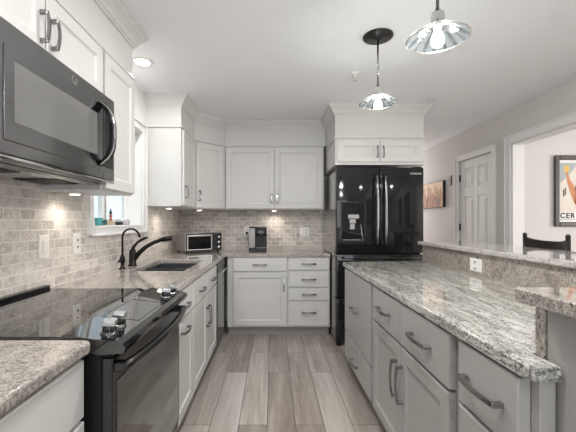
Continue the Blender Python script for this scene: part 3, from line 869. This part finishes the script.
# ------------------------------------------------------------------ refrigerator
RX0, RX1, RFY = 0.648, 1.535, 3.552
T = thing('refrigerator', 'glossy black french door refrigerator with water dispenser', 'refrigerator', ((RX0+RX1)/2, 3.95, 0))
part('body', mb('frside').box(RX0, RX1, RFY+0.090, 4.46, 0.04, 1.80, 0.004), T)
part('gasket_frame', mb('blkpl').box(RX0+0.004, RX1-0.004, RFY+0.070, RFY+0.092, 0.05, 1.80, 0.002), T)
xm = (RX0+RX1)/2
for side, xa, xb in (('l', RX0, xm-0.003), ('r', xm+0.003, RX1)):
    d = part('door', mb('fridge').box(xa, xb, RFY, RFY+0.072, 0.955, 1.822, 0.008, 3), T)
    hx = xm-0.042 if side == 'l' else xm+0.042
    P = [(hx, RFY+0.002, 1.03), (hx, RFY-0.045, 1.05)]+[(hx, RFY-0.05-0.012*(1-(i/4-1)**2), 1.05+i*0.335/4*1.0) for i in range(9)]+[(hx, RFY-0.045, 1.725), (hx, RFY+0.002, 1.745)]
    part('handle', mb('hbar').tube(P, 0.0135, 10), d)
    if side == 'l':
        dx0, dx1, z0, z1 = 0.69, 0.945, 1.065, 1.475
        b = mb('blkss')
        b.box(dx0, dx1, RFY-0.006, RFY+0.002, z0, z0+0.018, 0.002).box(dx0, dx1, RFY-0.006, RFY+0.002, z1-0.012, z1, 0.002)
        b.box(dx0, dx0+0.012, RFY-0.006, RFY+0.002, z0, z1, 0.002).box(dx1-0.012, dx1, RFY-0.006, RFY+0.002, z0, z1, 0.002)
        dp = part('dispenser', b, d)
        part('control_screen', mb('blkgl').box(dx0+0.012, dx1-0.012, RFY-0.004, RFY+0.001, 1.345, z1-0.012, 0.001), dp)
        b = mb('tank').box(0.765, 0.875, RFY-0.02, RFY+0.001, 1.305, 1.345, 0.004).box(0.78, 0.842, RFY-0.016, RFY+0.001, 1.255, 1.300, 0.003).box(0.785, 0.832, RFY-0.012, RFY+0.001, 1.195, 1.250, 0.004)
        part('nozzle', b, dp)
        part('alcove', mb('blkgl').box(dx0+0.013, dx1-0.013, RFY-0.0025, RFY+0.001, z0+0.02, 1.344, 0.001), dp)
        b = mb('chrome'); b.tube([(0.893, RFY-0.004, 1.25), (0.90, RFY-0.006, 1.19), (0.91, RFY-0.004, 1.13), (0.913, RFY-0.004, 1.09)], 0.004, 8); b.box(dx0+0.02, dx1-0.02, RFY-0.016, RFY+0.001, z0+0.018, z0+0.028, 0.003)
        part('drip_tray', b, dp)
    else:
        lettering(d, 'SAMSUNG', 0.026, Matrix.Translation(Vector((1.512, RFY-0.001, 1.752))) @ Matrix.Rotation(PI/2, 4, 'X'), 'plate', align='RIGHT')
for za, zb in ((0.50, 0.94), (0.07, 0.49)):
    d = part('freezer_drawer', mb('fridge').box(RX0, RX1, RFY, RFY+0.072, za, zb, 0.008, 3), T)
    P = [(RX0+0.06, RFY+0.002, zb-0.03), (RX0+0.07, RFY-0.045, zb-0.03)]+[(RX0+0.08+i*(RX1-RX0-0.16)/8, RFY-0.05-0.008*(1-(i/4-1)**2), zb-0.03) for i in range(9)]+[(RX1-0.07, RFY-0.045, zb-0.03), (RX1-0.06, RFY+0.002, zb-0.03)]
    part('handle', mb('blkss').tube(P, 0.012, 10), d)
part('hinge_cover', mb('blkpl').box(RX0+0.01, RX0+0.10, RFY+0.02, RFY+0.14, 1.80, 1.835, 0.006), T)
part('hinge_cover', mb('blkpl').box(RX1-0.10, RX1-0.01, RFY+0.02, RFY+0.14, 1.80, 1.835, 0.006), T)
for xx in (RX0+0.04, RX1-0.04):
    for yy in (RFY+0.06, 4.38): part('foot', mb('blkpl').cyl((xx, yy, 0), 0.03, 0.072, ch=0.004), T)

# ------------------------------------------------------------------ island
IX = 0.655      # face plane of island fronts (drawers stand proud to .624)
IN = -PI/2
IY1 = 3.03
cabinet('island_cabinet', 'grey island cabinet at the far end with two deep drawers', 'cabinet', IX, IY1, IN, 0.815, 0.105, CT0, 0.70,
        [('drawer', 0.012, 0.792, 0.345, 0.872, 'slab', H(0.40, 0.605, PULLI)), ('drawer', 0.012, 0.792, 0.125, 0.335, 'slab', H(0.40, 0.21, PULLI))], 'isl', group=None)
cabinet('island_cabinet', 'grey island cabinet in the middle with two drawers over two doors', 'cabinet', IX, 2.212, IN, 1.01, 0.105, CT0, 0.70,
        [('drawer', 0.034, 0.500, 0.675, 0.872, 'slab', H(0.265, 0.775, PULLI)), ('drawer', 0.506, 0.970, 0.675, 0.872, 'slab', H(0.745, 0.775, PULLI)),
         ('door', 0.034, 0.500, 0.125, 0.662, 'panel', V(0.462, 0.49, PULLI)), ('door', 0.506, 0.970, 0.125, 0.662, 'panel', V(0.535, 0.49, PULLI))], 'isl')
solo('island_end_post', mb('isl').box(0.657, 0.697, 0.860, 0.8985, 0, CT0-0.001, 0.002), 'grey corner post at the near end of the island, under the worktop corner', 'post')
cabinet('island_cabinet', 'grey island drawer cabinet nearest the viewer, under the raised bar end', 'cabinet', IX, 1.199, IN, 0.298, 0.105, CT0, 0.685,
        [('drawer', 0.024, 0.310, 0.675, 0.872, 'slab', H(0.166, 0.775, PULLI)), ('drawer', 0.024, 0.310, 0.40, 0.662, 'slab', H(0.166, 0.55, PULLI)), ('drawer', 0.024, 0.310, 0.125, 0.388, 'slab', H(0.166, 0.27, PULLI))], 'isl')
# island worktop
def arc(cx, cy, r, a0, a1, n=5):
    return [(cx+r*math.cos(math.radians(a0+(a1-a0)*i/n)), cy+r*math.sin(math.radians(a0+(a1-a0)*i/n))) for i in range(n+1)]
BSX = 1.345     # splash plane of long bar
poly = arc(0.635, 3.08-0.02, 0.02, 180, 90)+[(BSX-0.001, 3.14), (BSX-0.001, 0.935), (0.695, 0.935), (0.695, 0.84)]+arc(0.635, 0.86, 0.02, 270, 180)
solo('island_worktop', mb('granI').prism(poly, CT0, CT1, 0.010, 2), 'polished grey green veined granite island worktop', 'worktop')
# half walls carrying the raised bar
BZ0, BZ1 = 1.065, 1.098
solo('bar_support', mb('isl').box(BSX+0.03, 1.50, 0.90, 3.14, 0, BZ0-0.001, 0.002), 'long grey half wall carrying the raised bar along the far side of the island', 'half wall')
m = mb('isl').box(0.705, 1.50, 0.70, 0.899, 0.0, BZ0-0.001, 0.002).box(0.698, 0.706, 0.70, 0.79, 0.02, BZ0-0.002, 0.002)
solo('bar_support', m, 'grey panelled end wall under the near end of the raised bar', 'half wall')
m = mb('granS').box(BSX, BSX+0.0295, 0.935, 3.14, CT1-0.006, BZ0-0.002, 0.002).box(0.700, BSX+0.0295, 0.9005, 0.934, CT1-0.006, BZ0-0.002, 0.002)
solo('granite_splash', m, 'brown speckled granite upstand between island worktop and raised bar', 'splashback')
poly = [(1.315, 3.18), (1.76, 3.18), (1.76, 0.50), (1.315, 0.50)]
solo('raised_bar_counter', mb('granB').prism(poly, BZ0, BZ1, 0.009, 2), 'long pale granite raised bar counter along the far side of the island', 'worktop')
poly = [(1.3145, 0.50), (0.650, 0.50)]+arc(0.650, 0.905, 0.02, 180, 90)+[(1.3145, 0.925)]
solo('raised_bar_counter', mb('granE').prism(poly, BZ0, BZ1, 0.007, 2), 'brown edged granite bar counter at the near end of the island', 'worktop')

# ------------------------------------------------------------------ wall plates
def plate(name, label, loc, ang, w_=0.072, h_=0.115, gang=('outlet',), group=None):
    T = thing(name, label, 'switch' if gang[0] == 'rocker' else 'outlet', loc, ang, group)
    b = mb('plate').rings(w_, -h_/2, h_/2, -w_/2, [(0, -0.003), (0.003, -0.006)], 0.0)
    part('cover', b, T, True)
    n = len(gang)
    for i, g in enumerate(gang):
        cx = (i-(n-1)/2)*0.046
        if g == 'rocker':
            part('rocker', mb('plate').box(cx-0.016, cx+0.016, -0.010, -0.004, -0.033, 0.033, 0.002), T, True)
        else:
            b = mb('plate')
            for s in (-1, 1): b.box(cx-0.015, cx+0.015, -0.0085, -0.004, s*0.021-0.014, s*0.021+0.014, 0.002)
            o = part('socket', b, T, True)
            for s in (-1, 1):
                b = mb('slot')
                b.box(cx-0.0085, cx+0.0085, -0.0092, -0.008, s*0.021-0.004, s*0.021+0.006, 0)
                b.box(cx-0.003, cx+0.003, -0.0092, -0.008, s*0.021-0.010, s*0.021-0.004, 0)
                part('slot', b, o, True)
    return T
plate('light_switch', 'white light switch on left tile wall, nearer the viewer', (WL+0.010, 1.818, 1.140), PI/2, 0.086, 0.125, ('rocker',))
plate('wall_outlet', 'white outlet on left tile wall, between the light switch and the window', (WL+0.010, 2.125, 1.140), PI/2, 0.078, 0.125)
plate('wall_outlet', 'white outlet behind the coffee maker on back tile wall', (-0.325, WB-0.010, 1.155), 0, 0.075, 0.118)
plate('wall_outlet', 'white double outlet plate on back tile wall, left of refrigerator', (0.412, WB-0.010, 1.145), 0, 0.118, 0.118, ('rocker', 'outlet'))
plate('wall_outlet', 'white outlet on the granite upstand of the island', (BSX-0.001, 2.31, 0.985), -PI/2, 0.13, 0.085, ('outlet',))
T = thing('wall_control', 'small brown control plate on hall wall between canvas and panelled door', 'switch', (WR, 4.965, 1.865), -PI/2)
part('cover', mb('brownwd').rings(0.06, -0.075, 0.065, -0.03, [(0, -0.006), (0.003, -0.009)], 0), T, True)
for z in (-0.035, 0.03): part('button', mb('greyst').box(-0.012, 0.012, -0.013, -0.008, z-0.012, z+0.012, 0.002), T, True)

# ------------------------------------------------------------------ worktop objects
T = thing('toaster_oven', 'stainless toaster oven set diagonally in the back corner', 'toaster oven', (-0.875, 4.14, CT1), math.radians(38))
tw, td, th = 0.455, 0.29, 0.225
z0 = 0.016
part('body', mb('steel').box(-tw/2, tw/2, -td/2, td/2, z0, th, 0.008, 2), T, True)
part('fascia', mb('blkpl').box(-tw/2+0.004, tw/2-0.004, -td/2-0.008, -td/2+0.002, z0+0.004, th-0.006, 0.003), T, True)
d = part('door', mb('steel').rings(0.31, z0+0.014, th-0.022, -tw/2+0.012, [(0, -td/2-0.014), (0.003, -td/2-0.018), (0.010, -td/2-0.018), (0.012, -td/2-0.014)], -td/2-0.007), T, True)
part('window', mb('blkgl').rings(0.286, z0+0.026, th-0.034, -tw/2+0.024, [(0, -td/2-0.0155)], -td/2-0.012), d, True)
b = mb('chrome').tube([(-tw/2+0.03, -td/2-0.016, th-0.036), (-tw/2+0.03, -td/2-0.042, th-0.034), (0.08, -td/2-0.042, th-0.034), (0.08, -td/2-0.016, th-0.036)], 0.007, 8)
part('handle', b, d, True)
for i in range(3):
    zz = z0+0.04+i*0.058
    part('knob', mb('chrome').lathe([(0.019, 0), (0.017, 0.016), (0.012, 0.018)], (tw/2-0.045, -td/2-0.008, zz), (0, -1, 0), 18), T, True)
for sx in (-1, 1):
    for sy in (-1, 1): part('foot', mb('blkpl').cyl((sx*(tw/2-0.03), sy*(td/2-0.03), 0), 0.012, 0.018, seg=12), T, True)
# coffee maker
KX, KY = -0.172, 4.24
T = thing('coffee_maker', 'black single cup coffee maker with silver side tank', 'coffee maker', (KX, KY, CT1))
z = CT1
part('base', mb('blkpl').box(KX-0.11, KX+0.10, KY-0.11, KY+0.14, z, z+0.04, 0.006, 2), T)
part('body', mb('blkpl').box(KX-0.03, KX+0.10, KY-0.02, KY+0.14, z+0.041, z+0.26, 0.008, 2), T)
hd = part('brew_head', mb('blkpl').box(KX-0.03, KX+0.10, KY-0.11, KY+0.14, z+0.185, z+0.285, 0.014, 3), T)
part('lid_handle', mb('tank').box(KX-0.026, KX+0.096, KY-0.115, KY+0.06, z+0.284, z+0.305, 0.008, 2), hd)
b = mb('tank')
for i, (a, zz) in enumerate(((0.05, 0.235), (0.075, 0.225), (0.035, 0.205))): b.box(KX+0.035-a/2, KX+0.035+a/2, KY-0.1115, KY-0.108, z+zz, z+zz+0.005, 0)
part('indicator_bars', b, hd)
part('water_tank', mb('tank').box(KX-0.108, KX-0.033, KY-0.09, KY+0.14, z+0.041, z+0.275, 0.010, 3), T)
part('tank_lid', mb('blkpl').box(KX-0.11, KX-0.032, KY-0.092, KY+0.142, z+0.276, z+0.290, 0.004), T)
part('drip_tray', mb('steel').box(KX-0.02, KX+0.09, KY-0.105, KY-0.022, z+0.041, z+0.047, 0.002), T)
part('power_plug', mb('blkpl').box(-0.342, -0.312, WB-0.042, WB-0.0195, 1.115, 1.145, 0.004).tube([(-0.327, WB-0.040, 1.12), (-0.327, WB-0.07, 1.08), (-0.30, WB-0.09, 1.0), (-0.288, 4.40, 0.935), (-0.275, 4.385, 0.96)], 0.0035, 8), T)

# ------------------------------------------------------------------ window sill ornaments
sz = WZ0
def elephant(x, y, z, s, mat):
    """facing +Y, s = body length"""
    b = mb(mat)
    b.ball((x, y, z+0.58*s), 0.26*s, 0.42*s, 0.28*s)
    b.ball((x, y+0.45*s, z+0.68*s), 0.18*s, 0.2*s, 0.2*s)
    b.tube([(x, y+0.60*s, z+0.66*s), (x, y+0.70*s, z+0.45*s), (x, y+0.72*s, z+0.22*s), (x, y+0.82*s, z+0.18*s)], [0.08*s, 0.065*s, 0.05*s, 0.04*s], 8)
    for sx in (-1, 1):
        b.ball((x+sx*0.2*s, y+0.38*s, z+0.68*s), 0.04*s, 0.13*s, 0.17*s)
        for dy in (-0.24, 0.24): b.tube([(x+sx*0.13*s, y+dy*s, z+0.45*s), (x+sx*0.13*s, y+dy*s, z)], 0.085*s, 8)
    b.tube([(x, y-0.40*s, z+0.62*s), (x, y-0.48*s, z+0.4*s)], 0.03*s, 6)
    return b
sxx = WL-0.03
# teal cup
b = mb('teal').lathe([(0.020, 0), (0.023, 0.01), (0.027, 0.055), (0.025, 0.055), (0.021, 0.008), (0, 0.006)], (sxx, 2.475, sz), seg=20)
solo('teal_cup', b, 'small teal cup at the left end of the window sill', 'cup')
solo('elephant_figurine', elephant(sxx, 2.555, sz, 0.052, 'dteal'), 'tiny dark teal elephant figurine on the window sill', 'figurine')
T = thing('standing_figurine', 'tall dark figurine with spread arms on a tan block, window sill', 'figurine', (sxx, 2.66, sz))
part('base', mb('tan').box(sxx-0.022, sxx+0.022, 2.66-0.024, 2.66+0.024, sz, sz+0.035, 0.003), T)
b = mb('red').lathe([(0.011, 0), (0.007, 0.02), (0.010, 0.035), (0.006, 0.045), (0, 0.046)], (sxx, 2.66, sz+0.035), seg=14)
b.tube([(sxx, 2.66-0.030, sz+0.072), (sxx, 2.66, sz+0.068), (sxx, 2.66+0.030, sz+0.072)], [0.004, 0.007, 0.004], 8)
bd = part('body', b, T)
part('head', mb('ink').ball((sxx, 2.66, sz+0.092), 0.011, 0.011, 0.013).lathe([(0.016, 0), (0.006, 0.004), (0.004, 0.025), (0, 0.026)], (sxx, 2.66, sz+0.10), seg=12), bd)
b = mb('ink').box(sxx-0.02, sxx+0.02, 2.775, 2.835, sz, sz+0.026, 0.004)
b.use(M['sky'])
b.lathe([(0.029, 0), (0.027, 0.010), (0.018, 0.018), (0, 0.022)], (sxx, 2.805, sz+0.026), seg=16)
solo('trinket_box', b, 'small dark domed trinket box on the window sill', 'box')
b = mb('greyst')
b.ball((sxx, 2.945, sz+0.026), 0.02, 0.036, 0.026); b.ball((sxx, 2.985, sz+0.028), 0.016, 0.018, 0.018)
for sx in (-1, 1):
    for dy in (-0.02, 0.02): b.tube([(sxx+sx*0.011, 2.945+dy, sz+0.02), (sxx+sx*0.011, 2.945+dy, sz)], 0.008, 8)
b.tube([(sxx, 2.998, sz+0.026), (sxx, 3.008, sz+0.008)], [0.007, 0.005], 6)
solo('elephant_figurine', b, 'pale grey animal figurine at right end of the window sill', 'figurine')

# ------------------------------------------------------------------ lights
def pendant(x, y, label, zr):
    T = thing('pendant_lamp', label, 'lamp', (x, y, CE), 0, 'pendants over the island')
    part('canopy', mb('blackwd').lathe([(0.095, 0), (0.095, -0.008), (0.088, -0.014), (0.03, -0.016), (0.026, -0.022), (0, -0.022)], (x, y, CE-0.0005), seg=36), T)
    part('rod', mb('nickel').tube([(x, y, CE-0.02), (x, y, zr+0.105)], 0.006, 8), T)
    part('socket', mb('satin').lathe([(0.008, 0.128), (0.009, 0.112), (0.015, 0.110), (0.015, 0.104), (0.024, 0.102), (0.026, 0.098), (0.026, 0.060), (0.029, 0.058), (0.029, 0.050), (0.032, 0.048), (0.032, 0.040), (0.020, 0.036)], (x, y, zr), seg=24), T)
    b = mb('shade')
    n = 48
    vs = []; fs = []
    prof = [(0.030, 0.046), (0.050, 0.043), (0.075, 0.028), (0.100, 0.010), (0.116, 0.0)]
    for lay in (0, 1):
        for r, h in prof:
            for k in range(n):
                a = 2*PI*k/n
                rr = 0.0045 if (k % 2 and 0.045 < r < 0.11) else 0
                vs.append((x+r*math.cos(a), y+r*math.sin(a), zr+h+rr-0.003*lay))
    L = len(prof)
    def wedge(k, i): return 'rib' if (k % 3 == 0 and 0 < i) else 'shade'
    alln = {'shade': [], 'rib': []}
    for lay in (0, 1):
        o = lay*L*n
        for i in range(L-1):
            for k in range(n):
                p, q = o+i*n+k, o+i*n+(k+1) % n
                alln[wedge(k, i)].append([p, q, q+n, p+n])
    for i in (0, L-1):
        for k in range(n):
            p, q = i*n+k, i*n+(k+1) % n
            alln['shade'].append([p, q, q+L*n, p+L*n])
    b.use(M['shade']).add(vs, alln['shade'], False)
    b.use(M['rib']).add(vs, alln['rib'], False)
    sh = part('shade', b, T)
    rim = [(x+0.1165*math.cos(2*PI*k/48), y+0.1165*math.sin(2*PI*k/48), zr-0.001) for k in range(49)]
    part('rim', mb('satin').tube(rim, 0.0032, 8, False), sh)
    part('bulb', mb('bulb').lathe([(0.012, 0.036), (0.013, 0.028), (0.020, 0.012), (0.025, -0.006), (0.022, -0.022), (0.012, -0.031), (0, -0.033)], (x, y, zr), seg=20), T)
    ld = bpy.data.lights.new('pendant_light', 'POINT'); ld.energy = 7; ld.color = (1, 0.95, 0.88); ld.shadow_soft_size = 0.03
    lo = bpy.data.objects.new('pendant_light', ld); COL.objects.link(lo); lo.location = (x, y, zr-0.075)
    return T
pendant(0.68, 2.258, 'glass pendant lamp farther along the island, whole black canopy in view', 2.035)
pendant(0.66, 1.400, 'glass pendant lamp nearer the viewer, larger, cropped by the top edge', 2.003)

def downlight(x, y, watts, label, group='recessed ceiling lights'):
    T = thing('recessed_light', label, 'ceiling light', (x, y, CE), 0, group)
    b = mb('trim').lathe([(0.058, -0.004), (0.062, -0.008), (0.078, -0.006), (0.082, -0.0005), (0.058, -0.0005)], (x, y, CE), seg=32)
    part('trim_ring', b, T)
    part('lens', mb('lens').lathe([(0.057, 0), (0.057, -0.005), (0, -0.006)], (x, y, CE-0.0005), seg=28), T)
    d = bpy.data.lights.new('downlight', 'AREA'); d.shape = 'DISK'; d.size = 0.11; d.energy = watts; d.color = (1, 0.985, 0.96)
    o = bpy.data.objects.new('downlight', d); COL.objects.link(o); o.location = (x, y, CE-0.012)
downlight(-0.975, 2.62, 5, 'recessed ceiling light above the sink')
downlight(-0.10, 0.75, 7, 'added unseen ceiling light over the aisle beside the range')  # unseen, added to brighten the aisle, like the next one
downlight(0.10, 1.72, 8, 'added unseen ceiling light over the aisle between range and island')
downlight(0.10, -0.9, 7, 'added unseen ceiling light behind the viewer over the floor')  # out of view, added for overall brightness, as is the one below
downlight(1.9, 0.2, 7, 'added unseen ceiling light near the brown door')
# sprinkler head
T = thing('sprinkler_head', 'small white sprinkler head on the ceiling left of the pendants', 'sprinkler', (0.665, 2.82, CE))
part('escutcheon', mb('plate').lathe([(0.032, -0.0005), (0.030, -0.006), (0.012, -0.009), (0.010, -0.03), (0, -0.03)], (0.665, 2.82, CE), seg=24), T)
b = mb('chrome').tube([(0.651, 2.82, CE-0.03), (0.648, 2.82, CE-0.045), (0.665, 2.82, CE-0.056), (0.682, 2.82, CE-0.045), (0.679, 2.82, CE-0.03)], 0.003, 6)
b.lathe([(0.018, -0.056), (0.018, -0.058)], (0.665, 2.82, CE), seg=16)
part('deflector', b, T)

def puck(x, y, z, label, watts=1.3):
    T = thing('puck_light', label, 'cabinet light', (x, y, z), 0, 'under-cabinet puck lights')
    part('housing', mb('plate').lathe([(0.034, 0), (0.034, -0.010), (0.028, -0.013)], (x, y, z), seg=20), T)
    part('lens', mb('puck').lathe([(0.026, -0.012), (0.024, -0.015), (0, -0.0155)], (x, y, z), seg=20), T)
    spot('puck_beam', (x, y, z-0.022), watts, (1.0, 0.90, 0.78), 160, 0.9, 0.02)
puck(-1.09, 1.93, 1.4345, 'puck light under the tall cabinet beside the microwave', 1.8)
puck(-1.06, 3.58, UZ0-0.0005, 'puck light under the cabinet left of the corner', 2.0)
puck(-0.86, 4.12, UZ0-0.0005, 'puck light under the diagonal corner cabinet', 1.0)
puck(0.02, 4.36, UZ0-0.0005, 'puck light under the back wall cabinet above the coffee maker', 2.2)

# ------------------------------------------------------------------ hall canvas, poster, stool, reflected picture
T = thing('canvas_picture', 'orange and brown city skyline canvas on hall wall beside refrigerator', 'picture', (WR, 5.52, 1.685), -PI/2)
# local x to the right (towards the viewer = -Y), y into the wall
b = mb('ink').box(-0.42, 0.405, -0.04, 0, -0.195, 0.195, 0.003)
part('canvas', b, T, True)
b = MB().use(M['peach']); b.box(-0.415, 0.40, -0.0415, -0.0395, -0.19, 0.19, 0)
rnd = random.Random(3)
yb = -0.0425
for layer, (mats, hmin, hmax) in enumerate(((('orange', 'rust', 'peach'), 0.16, 0.32), (('rust', 'orange', 'brown'), 0.10, 0.26), (('brown', 'rust', 'orange'), 0.05, 0.18))):
    x = -0.41
    while x < 0.37:
        wv = rnd.uniform(0.010, 0.028); hv = rnd.uniform(hmin, hmax)
        b.use(M[rnd.choice(mats)])
        b.box(x, min(x+wv, 0.398), yb-layer*0.0006, yb+0.001, -0.188, -0.188+hv, 0)
        if rnd.random() < 0.4: b.box(x+wv/2-0.002, x+wv/2+0.002, yb-layer*0.0006, yb+0.001, -0.188+hv, min(0.185, -0.188+hv+0.04), 0)
        x += wv*rnd.uniform(0.9, 1.5)
part('painting', b, T, True)

PX0, PX1, PZ0, PZ1, PY = 2.985, 3.56, 1.222, 1.975, DY1
T = thing('framed_poster', 'dark framed drink poster on the wall of the next room', 'picture', ((PX0+PX1)/2, PY, PZ0))
b = mb('frame')
f = 0.048
b.box(PX0, PX0+f, PY-0.03, PY-0.001, PZ0, PZ1, 0.006).box(PX1-f, PX1, PY-0.03, PY-0.001, PZ0, PZ1, 0.006)
b.box(PX0+f, PX1-f, PY-0.03, PY-0.001, PZ0, PZ0+f, 0.006).box(PX0+f, PX1-f, PY-0.03, PY-0.001, PZ1-f, PZ1, 0.006)
part('frame', b, T)
pr = MB().use(M['white']); yy = PY-0.012
pr.box(PX0+f-0.005, PX1-f+0.005, yy, PY-0.002, PZ0+f-0.005, PZ1-f+0.005, 0)
def flat(pts, mat, lay):
    pr.use(M[mat]); y = yy-0.0004*lay
    pr.add([(x, y, z) for x, z in pts], [list(range(len(pts)))])
ax0, ax1, az0, az1 = PX0+f+0.012, PX1-f-0.012, PZ0+f+0.10, PZ1-f-0.03
flat([(ax0, az0), (ax1, az0), (ax1, az1), (ax0, az1)], 'cream', 1)
flat([(ax0, az1), (ax0, az1-0.22), (ax0+0.10, az1-0.12), (ax0+0.2, az1)], 'sky', 2)
def P_(px, py): return ((px-272.5)*PY/350, 1.27-(py-222)*PY/350)
cup = [P_(565.6+2.6*math.cos(a*PI/8), 169+3.9*math.sin(a*PI/8)) for a in range(16)]
flat(cup, 'gold', 3)
flat([P_(564.8, 172), P_(566.6, 172), P_(569, 180), P_(575, 189), P_(582, 196), P_(580, 206), P_(573, 203), P_(569, 192), P_(566, 182)], 'orange', 4)
flat([P_(575, 189), P_(590, 186), P_(604, 200), P_(598, 212), P_(576, 212), P_(574, 203)], 'orange', 4)
flat([P_(577, 208), P_(581, 200), P_(586, 206), P_(583, 213), P_(576, 213)], 'brown', 5)
flat([P_(573.5, 191), P_(575, 183), P_(579, 180), P_(583, 184), P_(581, 191)], 'brown', 5)
flat([P_(562, 190), P_(563.2, 189), P_(563.4, 196), P_(562.2, 197)], 'ink', 5)
flat([P_(564, 188), P_(565, 188), P_(565, 195), P_(564, 195)], 'ink', 5)
part('print', pr, T)
lettering(T, 'CER', 0.075, Matrix.Translation(Vector((ax0+0.002, yy-0.002, PZ0+f+0.043))) @ Matrix.Rotation(PI/2, 4, 'X'), 'ink', 1.25, 0.0022)
b = mb('ink2')
for i in range(11): b.box(ax0+0.004+i*0.04, ax0+0.032+i*0.04+0.004*(i % 3), yy-0.002, yy-0.0005, PZ0+f+0.022, PZ0+f+0.030, 0)
part('small_print', b, T)

# bar stool
T = thing('bar_stool', 'black wooden bar stool with low curved back, beyond the raised bar', 'stool', (1.80, 2.487, 0))
sx, sy = 1.80, 2.487
seat = mb('blackwd').prism([(sx+0.19*math.cos(a*PI/14)*(1.0), sy+0.21*math.sin(a*PI/14)) for a in range(28)], 0.72, 0.76, 0.012, 2)
part('seat', seat, T)
for dx_, dy_ in ((-1, -1), (-1, 1), (1, -1), (1, 1)):
    part('leg', mb('blackwd').tube([(sx+dx_*0.13, sy+dy_*0.14, 0.725), (sx+dx_*0.155, sy+dy_*0.165, 0.4), (sx+dx_*0.185, sy+dy_*0.195, 0.0)], [0.018, 0.02, 0.015], 10), T)
for z, k in ((0.30, 0.163), (0.45, 0.150)):
    part('stretcher', mb('blackwd').tube([(sx-k, sy-k-0.01, z), (sx+k, sy-k-0.01, z)], 0.011, 8).tube([(sx-k, sy+k+0.01, z), (sx+k, sy+k+0.01, z)], 0.011, 8).tube([(sx-k, sy-k-0.01, z+0.04), (sx-k, sy+k+0.01, z+0.04)], 0.011, 8).tube([(sx+k, sy-k-0.01, z+0.04), (sx+k, sy+k+0.01, z+0.04)], 0.011, 8), T)
for s in (-1, 1):
    part('back_post', mb('blackwd').tube([(sx+0.12, sy+s*0.155, 0.75), (sx+0.13, sy+s*0.175, 0.95), (sx+0.135, sy+s*0.195, 1.165)], [0.014, 0.014, 0.013], 10).ball((sx+0.135, sy+s*0.196, 1.172), 0.016, 0.016, 0.018), T)
# curved back rail
vs = []; fs = []; n = 14
for i in range(n+1):
    t = i/n*2-1
    y = sy+t*0.205; xo = sx+0.135+0.045*(1-t*t)
    zt = 1.160-0.026*(1-abs(t)**3); zb = 1.070
    vs += [(xo-0.011, y, zb), (xo+0.011, y, zb), (xo+0.011, y, zt), (xo-0.011, y, zt)]
for i in range(n):
    for j in range(4):
        a, c = i*4+j, i*4+(j+1) % 4
        fs.append([a, c, c+4, a+4])
fs += [[3, 2, 1, 0], [n*4, n*4+1, n*4+2, n*4+3]]
part('backrest', mb('blackwd').add(vs, fs), T)

# dark framed picture on right wall (seen mirrored in the refrigerator)
T = thing('framed_picture', 'large black framed picture on the right wall, mirrored in the refrigerator', 'picture', (WR, 1.02, 1.55), -PI/2)
b = mb('ink'); f = 0.05
b.box(-0.30, -0.30+f, -0.03, 0, -0.48, 0.48, 0.005).box(0.30-f, 0.30, -0.03, 0, -0.48, 0.48, 0.005).box(-0.30+f, 0.30-f, -0.03, 0, -0.48, -0.48+f, 0.005).box(-0.30+f, 0.30-f, -0.03, 0, 0.48-f, 0.48, 0.005)
part('frame', b, T, True)
part('print', mb('brown').box(-0.255, 0.255, -0.012, -0.001, -0.435, 0.435, 0.001), T, True)

# ------------------------------------------------------------------ outside the sink window
struct('ground', mb('grass').box(-16, WL-0.2, -6, 14, -0.4, -0.3, 0))
m = mb('siding')
m.box(-9.2, -8.8, -2, 12, -0.3, 5.5, 0)
for k in range(24): m.box(-8.8, -8.785, -2, 12, -0.3+k*0.24, -0.09+k*0.24, 0.004)
struct('wall_neighbour', m)
